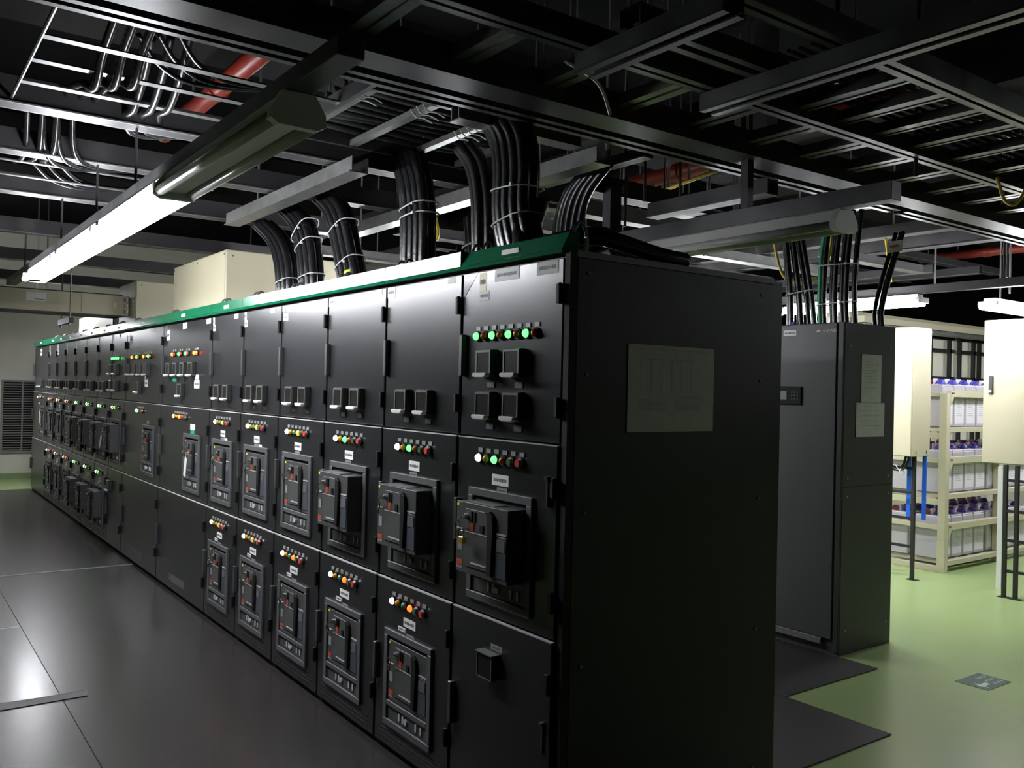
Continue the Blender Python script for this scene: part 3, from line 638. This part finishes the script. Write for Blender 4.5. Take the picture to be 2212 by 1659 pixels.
# aluminium channels running along the row
beamX(0.04,-3.45,-1.62,0.085,0.075,2.555,'galvanised','galvanised channel along the row over the leftmost cable bundles','steel_channel')
beamX(0.80,-3.3,-0.75,0.085,0.075,2.555,'galvanised','galvanised channel along the row passing behind the big cable bundle','steel_channel')
beamX(1.05,-1.5,-0.72,0.05,0.05,2.62,'steel_dark','thin dark channel over the back of the near cubicle','steel_channel')
beamY(-1.45,1.2,2.2,0.1,0.1,2.62,'steel_dark','short dark tray piece with a grey label over the rear aisle','cable_tray')
MB().box(0.0505,0.052,0.28,0.36,0.02,0.07).build('label_plate','plate_grey',bpy.data.objects['cable_tray'])
beamY(-1.93,1.05,3.3,0.075,0.1,2.62,'galvanised','bright-bottomed tray edge running over the rear aisle','cable_tray')
beamY(-0.88,0.1,0.75,0.06,0.06,2.64,'galvanised','short bright channel just right of the big cable bundle','steel_channel')
beamX(1.66,-1.3,-0.5,0.08,0.08,2.505,'steel','dark tray with bright lower lip over the aisle before the power cabinet','cable_tray')
beamX(3.2,-3.0,0.9,0.09,0.09,2.74,'steel','dark channel over the power cabinet joining the broad beam','steel_channel')
beamX(4.3,-6.0,1.5,0.09,0.09,2.74,'steel','dark channel crossing beyond the power cabinet','steel_channel')
beamX(5.0,-6.0,1.5,0.09,0.12,2.75,'steel','grey tray side crossing above the battery lights','cable_tray')
beamX(3.7,-8.0,-1.0,0.09,0.09,2.85,'steel','upper dark channel seen through the gap behind the cubicles','steel_channel')
beamY(-1.55,2.1,3.3,0.06,0.07,2.62,'galvanised','short bright channel over the left front of the power cabinet','steel_channel')
beamY(-1.90,4.1,5.5,0.07,0.07,2.63,'steel_bright','bright channel edge above the battery rack light','steel_channel')
for i,(X,y0,y1,z) in enumerate(((-2.6,1.8,5.2,2.64),(-3.4,1.2,5.4,2.64),(-4.75,1.2,5.4,2.64),(-5.75,1.2,5.4,2.64),(-7.2,1.8,5.4,2.64),(-2.9,3.9,9,3.04),(-0.8,4.5,9,2.9),(-4.0,4.7,9,3.04))):
    beamY(X,y0,y1,0.08,0.08,z,'steel_dark' if i%2 else 'galvanised','overhead tray edge behind the switchgear, number %s from the right' % ['three','four','five','six','seven','eight, set higher','one, above the cream boxes','nine, set highest'][i],'cable_tray')
for i,(Y,z) in enumerate(((1.5,2.9),(2.6,2.92),(3.5,2.75),(6.3,2.74),(7.2,2.82))):
    beamX(Y,-9.0,-2.2,0.07,0.08,z,'steel_dark','long dark cross tray behind the switchgear, %s from the front' % ['first','second','third','fourth','fifth'][i],'cable_tray')
ps = MB().box(-0.045,0.045,-0.045,0.045,0,1.575); tag(ps.build('steel_post','steel_dark',loc=(-0.82,2.0,2.42)),'dark square drop post beside the unlit twin-tube batten','post')
for i,(x,y,a,b_) in enumerate(((-1.0,1.3,2.5,3.6),(-1.35,1.5,2.45,3.6),(-2.0,2.5,2.7,3.6),(-1.75,2.9,2.8,3.6),(-2.3,2.2,2.4,3.6),(-1.6,5.2,2.45,3.6),(-1.15,5.5,2.4,3.6),(-0.9,4.9,2.45,3.6))):
    tag(MB().tube([(x,y,a),(x,y,3.995)],0.008,6).build('hanger_rod','galvanised'),'thin galvanised hanger rod %s' % ['behind the big cable bundle','over the rear aisle tray','in front of the red pipe, left','in front of the red pipe, right','beside the bright tray edge','above the battery light','above the left cream box','above the right cream box'][i],'hanger rod')
# red sprinkler pipes
for (x0,x1,y,z,rad,l) in ((-3.6,-1.5,-0.36,3.1,0.05,'red pipe seen between the beams at upper left'),(-3.4,-1.5,3.04,3.2,0.06,'red pipe in the gap to the right of the big cable bundle'),(-3.4,-1.9,8.2,3.2,0.05,'red pipe far right above the battery lights'),(-1.1,-0.1,0.35,3.5,0.06,'dark red pipe at the top centre of the picture'),(-0.9,-0.2,2.6,3.15,0.05,'short red pipe above the broad dark beam'),(-6.5,-3.0,4.6,2.9,0.04,'thin red pipe low behind the cable bundles')):
    p = thing('sprinkler_pipe',(x0,y,z),l,'pipe'); hang(p,(((x1-x0)*0.3,0),((x1-x0)*0.85,0)),z); MB().tube([(0,0,0),(x1-x0,0,0)],rad,14).build('pipe','red_pipe',p,smooth=True)
    MB().tube([((x1-x0)*0.5,0,0),((x1-x0)*0.5+0.06,0,0)],rad*1.2,14).build('coupling','red_pipe',p,smooth=False)
# ================================================================== CABLES
def bundle(base, pts, offs, rad, label, ties=(), tapes=(), mats=None, name='cable_bundle', tr=None):
    t = thing(name, base, label, 'cable bundle'); B=Vector(base)
    path = spline([Vector(p)-B for p in pts])
    for i,(dx,dy) in enumerate(offs):
        P=[]
        for k,p in enumerate(path):
            s = 1.0 if tr is None else tr[0]+(tr[1]-tr[0])*k/(len(path)-1)
            P.append(p+Vector((dx*s,dy*s,0)))
        MB().tube(P,rad,8).build('cable',(mats or {}).get(i,'cable'),t,smooth=True)
    hx=max(abs(o[0]) for o in offs)+rad+0.003; hy=max(abs(o[1]) for o in offs)+rad+0.003
    for q in ties:
        c=path[int(q*(len(path)-1))]; d=(path[min(int(q*(len(path)-1))+1,len(path)-1)]-path[max(int(q*(len(path)-1))-1,0)]).normalized()
        ring=[]
        for a in range(17):
            an=2*math.pi*a/16; e=0.62
            px=hx*math.copysign(abs(math.cos(an))**e,math.cos(an)); py=hy*math.copysign(abs(math.sin(an))**e,math.sin(an))
            ring.append(c+Vector((px,py,0))+Vector((0,0,-px*d.x/(abs(d.z)+0.3)*(1 if d.z>0 else -1)*1.0)))
        MB().tube(ring,0.0035,5,False).box(c.x+hx*0.6-0.006,c.x+hx*0.6+0.006,c.y-hy-0.01,c.y-hy,c.z-0.006,c.z+0.006).build('cable_tie','tie',t)
    for (i,q,m) in tapes:
        k=int(q*(len(path)-1)); c=path[k]+Vector((*offs[i],0)); e=path[k+1]+Vector((*offs[i],0))
        MB().tube([c,e],rad+0.002,10).build('phase_tape',m,t)
    return t
g6=[(-0.075,-0.03),(-0.025,-0.035),(0.03,-0.03),(0.08,-0.02),(-0.05,0.025),(0.005,0.03),(0.06,0.03)]
bundle((-3.22,0.33,1.997),[(-3.22,0.33,1.997),(-3.22,0.33,2.18),(-3.28,0.33,2.36),(-3.42,0.33,2.50),(-3.7,0.33,2.64)],g6,0.026,'leftmost black cable bundle rising beside the bright cream box',(0.3,))
bundle((-2.84,0.33,1.997),[(-2.84,0.33,1.997),(-2.85,0.33,2.2),(-2.91,0.33,2.40),(-3.02,0.33,2.55),(-3.25,0.33,2.68)],g6,0.026,'second black cable bundle from the left with several white ties',(0.28,0.5,0.68))
bundle((-2.22,0.33,1.997),[(-2.22,0.33,1.997),(-2.28,0.33,2.15),(-2.38,0.33,2.36),(-2.50,0.33,2.55),(-2.72,0.33,2.68)],g6,0.028,'third black cable bundle from left with red and yellow tape at its foot',(0.2,0.35,0.62),((0,0.15,'red_sticker'),(2,0.26,'yellow_sticker')))
bundle((-2.02,0.55,1.997),[(-2.02,0.55,1.997),(-2.03,0.55,2.15),(-2.05,0.57,2.27),(-2.03,0.66,2.33),(-2.0,0.8,2.33)],[(-0.04,0),(-0.015,-0.02),(0.012,-0.015),(0.035,0.005)],0.02,'short black cable bundle arching back between two taller bundles',(0.75,))
bundle((-1.55,0.33,1.997),[(-1.55,0.33,1.997),(-1.555,0.33,2.2),(-1.56,0.33,2.4),(-1.60,0.33,2.56),(-1.68,0.33,2.7)],[(-0.085,-0.03),(-0.045,-0.04),(0.0,-0.035),(0.045,-0.03),(0.08,-0.02),(-0.05,0.03),(0.0,0.03),(0.06,0.03)],0.027,'straight black cable bundle just left of the biggest bundle',(0.48,0.55,0.12),((0,0.05,'green_sticker'),(1,0.06,'green_sticker'),(3,0.05,'red_sticker')))
bundle((-1.50,0.62,1.997),[(-1.50,0.62,1.997),(-1.50,0.62,2.15),(-1.52,0.63,2.3),(-1.58,0.66,2.42)],[(-0.05,0),(0,-0.015),(0.05,0)],0.024,'short black cables standing behind the straight bundle',(0.6,))
bundle((-0.96,0.32,1.997),[(-0.96,0.32,1.997),(-0.965,0.32,2.2),(-0.98,0.32,2.38),(-1.03,0.32,2.52),(-1.13,0.32,2.62)],[(-0.035,-0.02),(0.005,-0.03),(0.045,-0.01),(0.0,0.03)],0.026,'slim left strand of the biggest cable bundle over the near cubicles',(0.15,))
bundle((-0.72,0.34,1.997),[(-0.66,0.36,1.997),(-0.71,0.34,2.12),(-0.75,0.33,2.28),(-0.75,0.33,2.45),(-0.78,0.33,2.58),(-0.86,0.33,2.68)],[(-0.08,-0.04),(-0.04,-0.05),(0.0,-0.05),(0.045,-0.045),(0.09,-0.035),(-0.04,0.0),(0.03,0.0),(0.09,0.01)],0.028,'biggest black cable bundle, thick and curving over the nearest cubicle',(0.35,0.5))
t = bpy.data.objects['cable_bundle.007']; B = Vector(t.location)
for i,(dy,dz) in enumerate(((0.0,0.0),(0.065,0.012),(0.13,0.02),(0.195,0.012))):
    P=spline([(-0.70+0.02*i,0.30+dy*0.4,2.32),(-0.66,0.28+dy*0.4,2.16+dz),(-0.48,0.17+dy,2.06+dz),(-0.24+dy*0.2,0.13+dy,2.07+dz),(-0.10-dy*0.4,0.21+dy*0.6,2.075+dz),(-0.07-dy*0.8,0.46,2.038),(-0.07-dy*0.8,0.60,2.032)])
    MB().tube([Vector(p)-B for p in P],0.03,10).build('cable','cable',t,smooth=True)
bundle((-1.2,0.98,1.997),[(-1.22,0.98,1.997),(-1.22,0.98,2.2),(-1.2,0.98,2.4),(-1.14,0.98,2.52),(-1.0,0.98,2.62)],[(-0.09,0),(-0.055,-0.015),(-0.02,-0.02),(0.02,-0.02),(0.055,-0.01),(0.09,0)],0.022,'black cable bundle standing right of the biggest one, over the cubicle back',())
bundle((-1.4,3.15,1.997),[(-1.38,3.15,1.997),(-1.40,3.15,2.2),(-1.44,3.15,2.45),(-1.48,3.15,2.66)],[(-0.09,0),(-0.06,-0.02),(-0.03,0.01),(0.0,-0.02),(0.035,0),(0.07,0.0)],0.017,'left black cable bundle rising from the grey power cabinet',(0.4,),((0,0.05,'cable_blue'),(1,0.05,'cable_blue'),(3,0.05,'cable_blue')),tr=(1.25,0.8))
bundle((-1.12,3.15,1.997),[(-1.13,3.15,1.997),(-1.14,3.15,2.2),(-1.13,3.15,2.45),(-1.1,3.15,2.72)],[(-0.12,0.0),(-0.08,-0.02),(-0.04,0.01),(0.0,-0.02),(0.04,0),(0.08,-0.02),(0.12,0.01)],0.017,'right black cable bundle with one green cable over the grey power cabinet',(0.25,0.6),(),{0:'cable_green'})
bundle((-1.0,3.4,2.0),[(-0.97,3.35,1.997),(-0.98,3.36,2.1),(-0.96,3.4,2.3),(-0.9,3.45,2.6)],[(-0.02,0),(0.01,0.01),(0.035,-0.01)],0.014,'thin dark cables at the right rear corner of the grey power cabinet',())
def loop3(label, pts, rad=0.016):
    b0=pts[0]; bundle(b0,pts,[(-0.055,0.0),(0.0,0.055),(0.055,0.11)],rad,label,())
loop3('three glossy cables looped through the upper left ladder, nearer loop',[(-0.95,-1.15,2.82),(-1.17,-1.16,2.72),(-1.32,-1.16,2.63),(-1.5,-1.17,2.69),(-1.72,-1.18,2.72),(-2.05,-1.19,2.70)])
loop3('three glossy cables looped through the upper left ladder, farther loop',[(-1.25,-0.98,2.84),(-1.4,-0.97,2.74),(-1.6,-0.96,2.66),(-1.8,-0.95,2.68),(-1.98,-0.88,2.66),(-2.1,-0.72,2.70)])
loop3('three glossy cables looping at the left edge above the blazing light',[(-2.4,-1.25,2.82),(-2.6,-1.23,2.68),(-2.8,-1.22,2.66),(-3.1,-1.22,2.7)],0.014)
loop3('three glossy cables sagging at the left edge, curving back to the beams',[(-2.45,-1.18,2.80),(-2.62,-1.14,2.66),(-2.8,-1.02,2.64),(-2.9,-0.8,2.68),(-2.95,-0.55,2.72)],0.014)
loop3('three glossy cables sagging low at the far left edge',[(-3.2,-1.15,2.76),(-3.4,-1.0,2.69),(-3.48,-0.8,2.68),(-3.5,-0.5,2.73)],0.014)
loop3('thin dark cables arching above the farther loop at upper left',[(-1.15,-1.05,2.8),(-1.25,-0.95,2.74),(-1.32,-0.8,2.72),(-1.4,-0.5,2.78)],0.009)
# yellow optical cables and loose cable ends
for P,rad,l in (([(-1.0,2.2,2.9),(-1.6,2.3,2.88),(-2.2,2.5,2.9)],0.012,'yellow optical cable lying behind the rear aisle tray'),([(-1.62,2.42,2.62),(-1.64,2.42,2.5),(-1.60,2.42,2.42)],0.008,'short yellow cable hanging over the rear aisle'),([(-1.2,3.2,2.74),(-1.28,3.24,2.4),(-1.45,3.26,2.31),(-1.62,3.24,2.38),(-1.7,3.2,2.74)],0.010,'sagging yellow cable in front of the far trays'),([(0.12,2.55,2.62),(0.13,2.6,2.52),(0.17,2.62,2.49),(0.2,2.65,2.55),(0.2,2.7,2.63)],0.008,'small yellow cable loop hanging under the broad beam at right'),([(0.3,2.9,2.77),(0.5,2.7,2.77),(0.8,2.4,2.77)],0.02,'dim yellow cable bundle lying on the right-hand ladder'),([(-1.5,4.3,2.74),(-1.5,4.36,2.52),(-1.5,4.38,2.42)],0.01,'short yellow cable hanging above the battery light'),([(-2.3,0.86,2.57),(-2.36,0.92,2.46),(-2.5,0.93,2.43),(-2.6,0.86,2.56)],0.01,'short yellow cable piece behind the cable bundles')):
    tag(MB().tube(spline(P),rad,7).build('optical_cable','cable_yellow',smooth=True),l,'cable')
for P,l in (([(-0.2,0.12,2.69),(-0.14,0.22,2.62),(-0.16,0.30,2.53)],'loose white tie end dangling under the overhead ladder'),([(-0.98,0.5,2.68),(-0.85,0.42,2.6),(-0.75,0.4,2.62)],'white tie ends sticking out at the top of the biggest bundle')):
    tag(MB().tube(spline(P),0.006,6).build('cable_tie','tie'),l,'cable tie')
sg = tag(MB().box(0,0.1,0,0.004,0,0.07).build('tray_sign','paper_grey',loc=(-0.95,3.4,2.47)),'small pale sign hanging from the tray beside the unlit batten','sign')
MB().box(0.02,0.08,-0.001,0,0.03,0.045).build('lettering','red_sticker',sg)
# ================================================================== POWER CABINET (grey)
up = thing('power_cabinet',(-0.895,2.868,0),'tall dark grey power cabinet with a small display behind the switchgear','power cabinet')
MB().box(-1.2,0.0,0.012,0.56,0.0,1.995).build('cabinet_body','ups_side',up,bevel=0.003)
fd = MB().box(-0.62,-0.045,-0.006,0.012,0.09,1.99).build('door','ups_grey',up,bevel=0.003)
MB().box(-1.2,-0.63,-0.006,0.012,0.09,1.99).build('door','ups_grey',up,bevel=0.003)
MB().box(-0.038,-0.002,0.0,0.012,0.02,1.995).build('corner_trim','ups_side',up,bevel=0.002)
dp = MB().box(-0.62,-0.28,-0.016,-0.006,1.49,1.605).build('display_panel','black_plastic',up,bevel=0.003)
MB().box(-0.455,-0.385,-0.018,-0.016,1.522,1.575).build('screen','screen',dp)
b = MB()
for i in range(3):
    for j in range(3): b.tube([(-0.345+i*0.02,-0.016,1.528+j*0.02),(-0.345+i*0.02,-0.019,1.528+j*0.02)],0.006,8)
b.build('button','plate_dim',dp)
lbl(up,-0.424,-0.33,1.923,1.958,-0.006); lbl(up,-0.53,-0.445,1.93,1.95,-0.006)
tmesh('maker_mark','HUAWEI',0.026,'paper',up,(-0.098,-0.0068,1.944),(math.pi/2,0,0))
b = MB()
for i in range(8):
    a=math.pi*(0.06+0.88*i/7); c,s_=math.cos(a),math.sin(a)
    b.prism([(-0.170+0.003*c,1.938+0.003*s_),(-0.170+0.012*c-0.003*s_,1.938+0.012*s_+0.003*c),(-0.170+0.017*c,1.938+0.017*s_),(-0.170+0.012*c+0.003*s_,1.938+0.012*s_-0.003*c)],'y',-0.0073,-0.006)
b.build('maker_emblem','paper',up)
gr = MB().box(-1.15,-0.11,-0.012,0.004,0.05,0.088).build('kick_plate','rim',up,bevel=0.002)
b = MB()
for (yy,zz) in ((0.065,1.854),(0.5,1.854),(0.062,1.058),(0.497,1.058),(0.062,0.948),(0.5,0.948),(0.066,0.148),(0.5,0.145)): b.tube([(0,yy,zz),(0.004,yy,zz)],0.007,8)
b.build('panel_screws','silver_line',up)
MB().box(-0.0005,0.001,0.015,0.545,1.003,1.007).build('panel_seam','gap',up)
def notice(y0,y1,z0,z1,label,rows):
    o = tag(MB().box(0,0.0015,0,y1-y0,0,z1-z0).build('paper_notice','paper_grey',loc=(-0.893,y0,z0)),label,'paper')
    b = MB()
    for i in range(rows):
        z=(z1-z0)*(0.9-0.72*i/rows); b.box(0.0015,0.0018,0.03,(y1-y0)-(0.04 if i%3 else 0.09),z,z+0.003)
    b.build('printing','ink_pale',o)
notice(3.054,3.268,1.515,1.81,'upper narrow paper sheet taped to the grey power cabinet side',12)
o = notice(3.004,3.31,1.305,1.513,'lower wider paper sheet taped to the grey power cabinet side',5)
# ================================================================== BATTERY RACK
rk = thing('battery_rack',(-1.84,5.895,0),'cream steel battery rack with three shelves of grey cells','battery rack')
for i,y in enumerate((0.0,1.01,2.02)):
    for x in (-0.035,-0.655): MB().box(x-0.035,x+0.035,y,y+0.06,0,1.6).build('post','cream',rk,bevel=0.003)
TI=[0.06,0.655,1.25]
for k,z in enumerate(TI):
    for x0 in (-0.055,-0.68):
        MB().box(x0,x0+0.05,0.06,2.02,z,z+0.045).build('shelf_rail','cream',rk,bevel=0.003)
        MB().box(x0+0.005,x0+0.055,0.06,2.02,z+0.315,z+0.375).build('retaining_rail','cream',rk,bevel=0.003)
    MB().box(-0.59,-0.07,0.005,0.045,max(z-0.06,0),max(z-0.06,0)+0.055).build('end_rail','cream',rk,bevel=0.003)
    MB().box(-0.59,-0.07,0.005,0.03,z+0.318,z+0.36).build('end_rail','cream',rk,bevel=0.003)
    for yy in (0.12,0.36,0.6,0.85,1.2,1.5,1.8): MB().box(-0.62,-0.02,yy-0.03,yy+0.03,z+0.004,z+0.04).build('cross_tube','cream',rk)
    for y in (0.0,1.01):
        b = MB().prism([(y+0.06,z+0.375),(y+0.12,z+0.375),(y+0.11,z+0.30),(y+0.06,z+0.24)],'x',-0.004,0.002)
        b.prism([(y+1.01,z+0.375),(y+0.95,z+0.375),(y+0.96,z+0.30),(y+1.01,z+0.24)],'x',-0.004,0.002); b.build('gusset','cream',rk)
        b = MB()
        for q in (y+0.075,y+0.10,y+0.075): b.tube([(0.002,q,z+0.35),(0.008,q,z+0.35)],0.008,6)
        b.build('bolt','chrome',rk)
ordn=['first','second','third','fourth','fifth','sixth','seventh','eighth']
shelf=['lowest','middle','top']
first=None
def make_cell():
    t = thing('battery_cell',(0,0,0),'','battery')
    MB().box(-0.235,0,-0.098,0.098,0,0.37).build('case','cell_grey',t,bevel=0.008)
    MB().box(-0.23,-0.005,-0.094,0.094,0.37,0.385).build('lid','cell_lid',t,bevel=0.004)
    lbp = MB().box(0,0.0015,-0.08,0.08,0.03,0.30).build('label_panel','cell_label',t)
    b=MB()
    for i in range(9): b.box(0.0015,0.002,-0.05,0.05-(i%3)*0.02,0.10+i*0.02,0.106+i*0.02)
    b.build('printing','ink_pale',lbp)
    for x,m in ((-0.06,'cap_blue'),(-0.17,'cap_red')):
        MB().tube([(x,0.0,0.385),(x,0.0,0.40),(x,0,0.425)],[0.032,0.032,0.02],10).build('terminal_cap',m,t)
        MB().tube([(x,-0.09,0.40),(x,-0.05,0.425),(x,0.03,0.42)],0.009,6).build('link',m,t)
    MB().box(-0.125,-0.11,-0.03,0.03,0.385,0.44).build('vent_plug','cell_lid',t)
    return t
proto = make_cell()
def copy_tree(o,p=None):
    c=o.copy(); COL.objects.link(c)
    if p: c.parent=p
    for ch in o.children: copy_tree(ch,c)
    return c
n=0
for k,z in enumerate(TI):
    for rw in range(2):
        for i in range(8):
            c = proto if n==0 else copy_tree(proto); n+=1
            i2 = i; y = 0.165+i*0.205 + (0.03 if i>=4 else 0)
            c.location=(-1.92-rw*0.30, 5.895+y, z+0.045)
            c['label']='grey battery cell, %s from the near post in the %s row of the %s shelf' % (ordn[i],'front' if rw==0 else 'back',shelf[k]); c['group']='battery cells on the cream rack'; c['category']='battery'
# ================================================================== CREAM BOXES ON STANDS
def stand(x, y, legs, h, label, rungs):
    t = thing('cable_stand',(x,y,0),label,'steel stand')
    for lx in legs:
        MB().box(lx-0.014,lx+0.014,-0.014,0.014,0.004,h).build('leg','black_steel',t)
        MB().box(lx-0.04,lx+0.05,-0.03,0.03,0,0.005).build('foot_plate','black_steel',t)
    for z in rungs: MB().box(legs[0],legs[-1],-0.01,0.01,z-0.011,z+0.011).build('rung','black_steel',t)
    return t
s1 = stand(-1.853,5.39,(0.0,-0.32),1.053,'black steel ladder stand under the left cream box',(0.28,0.52,0.74,0.95))
s2 = stand(-1.114,5.416,(0.0,0.085,0.2),1.04,'black steel ladder stand under the right cream box',(0.21,0.45,0.68,0.92))
def bbox(x0,x1,y0,y1,z0,z1,label,hd):
    t = thing('breaker_box',(x0,y0,z0),label,'breaker box')
    MB().box(0,x1-x0,0.02,y1-y0,0,z1-z0).build('box_body','cream',t,bevel=0.006)
    MB().box(0.004,x1-x0-0.004,0,0.018,0.004,z1-z0-0.004).build('door','cream',t,bevel=0.004)
    if hd:
        h = MB().box(hd,hd+0.035,-0.014,0,0.55,0.70).build('handle','handle_grey',t,bevel=0.006)
        MB().tube([(hd+0.017,-0.014,0.575),(hd+0.017,-0.022,0.575)],0.012,10).build('lock','chrome',h)
    b=MB()
    for yy in (0.08,(y1-y0)-0.06): b.box(x1-x0-0.001,x1-x0+0.003,yy-0.003,yy+0.003,0.02,0.05)
    b.build('vent_slot','gap',t); return t
bbox(-2.2,-1.80,5.24,5.545,1.055,2.15,'narrow cream breaker box mounted beside the battery rack',0)
t = bbox(-1.31,-0.55,5.425,5.72,1.043,2.19,'wide cream breaker box at the right edge in front of the rack',0.05)
cc = bundle((-1.9,5.33,1.06),[(-2.05,5.33,1.06),(-2.04,5.33,0.97),(-1.97,5.33,0.93),(-1.90,5.33,0.97),(-1.87,5.33,1.06)],[(-0.02,0),(0,0.015),(0.015,-0.01)],0.011,'black cables looping out beneath the left cream box',(0.6,))
for i,(x,y,l) in enumerate(((-1.93,5.45,'blue cable strip hanging from the left cream box, left one'),(-1.82,5.50,'blue cable strip hanging from the left cream box, right one'))):
    tag(MB().box(-0.018,0.018,-0.006,0.006,-0.55,0.0).build('cable_strip','blue_cable',loc=(x,y,1.054),bevel=0.003),l,'cable')
tag(MB().tube([(0,0,0),(0,0,-0.6)],0.008,6).build('white_cord','tie',loc=(-1.02,5.75,1.55)),'white cord hanging beside the right cream box stand','cord')
tag(MB().box(-0.02,0.02,-0.02,0.02,0,1.0).build('conduit','lamp_housing',loc=(-1.3,5.75,0.0)),'pale upright conduit behind the right ladder stand','conduit')
# wall-mounted black vertical cable ladder
for i,(y0,y1,lab) in enumerate(((8.55,9.0,'black vertical cable ladder on the white wall, left one'),(9.25,9.6,'black vertical cable ladder on the white wall, right one'),(9.75,10.1,'black vertical cable ladder at white wall half hidden by the right box'))):
    t = thing('vertical_cable_ladder',(-3.44,y0,1.0),lab,'cable ladder')
    for yy in (0.0,y1-y0): MB().box(-0.02,0.02,yy-0.02,yy+0.02,0,1.36).build('side_rail','black_steel',t)
    for z in (0.35,0.78,1.12,1.28): MB().box(-0.02,0.02,-0.25 if i==0 else 0,y1-y0+0.1,z,z+0.045).build('rung','black_steel',t)
wt = thing('wall_trunking',(-3.1,6.5,2.33),'pale cable trunking running over the battery room wall ladders','trunking')
MB().box(-0.06,0.06,0,5,0,0.07).build('trunking','cream',wt,bevel=0.003); MB().box(-0.07,0.08,0,5,-0.05,-0.01).build('lower_tray','galvanised',wt)
MB().box(0.06,0.09,3.0,3.08,-0.06,0.05).build('bracket','chrome',wt)
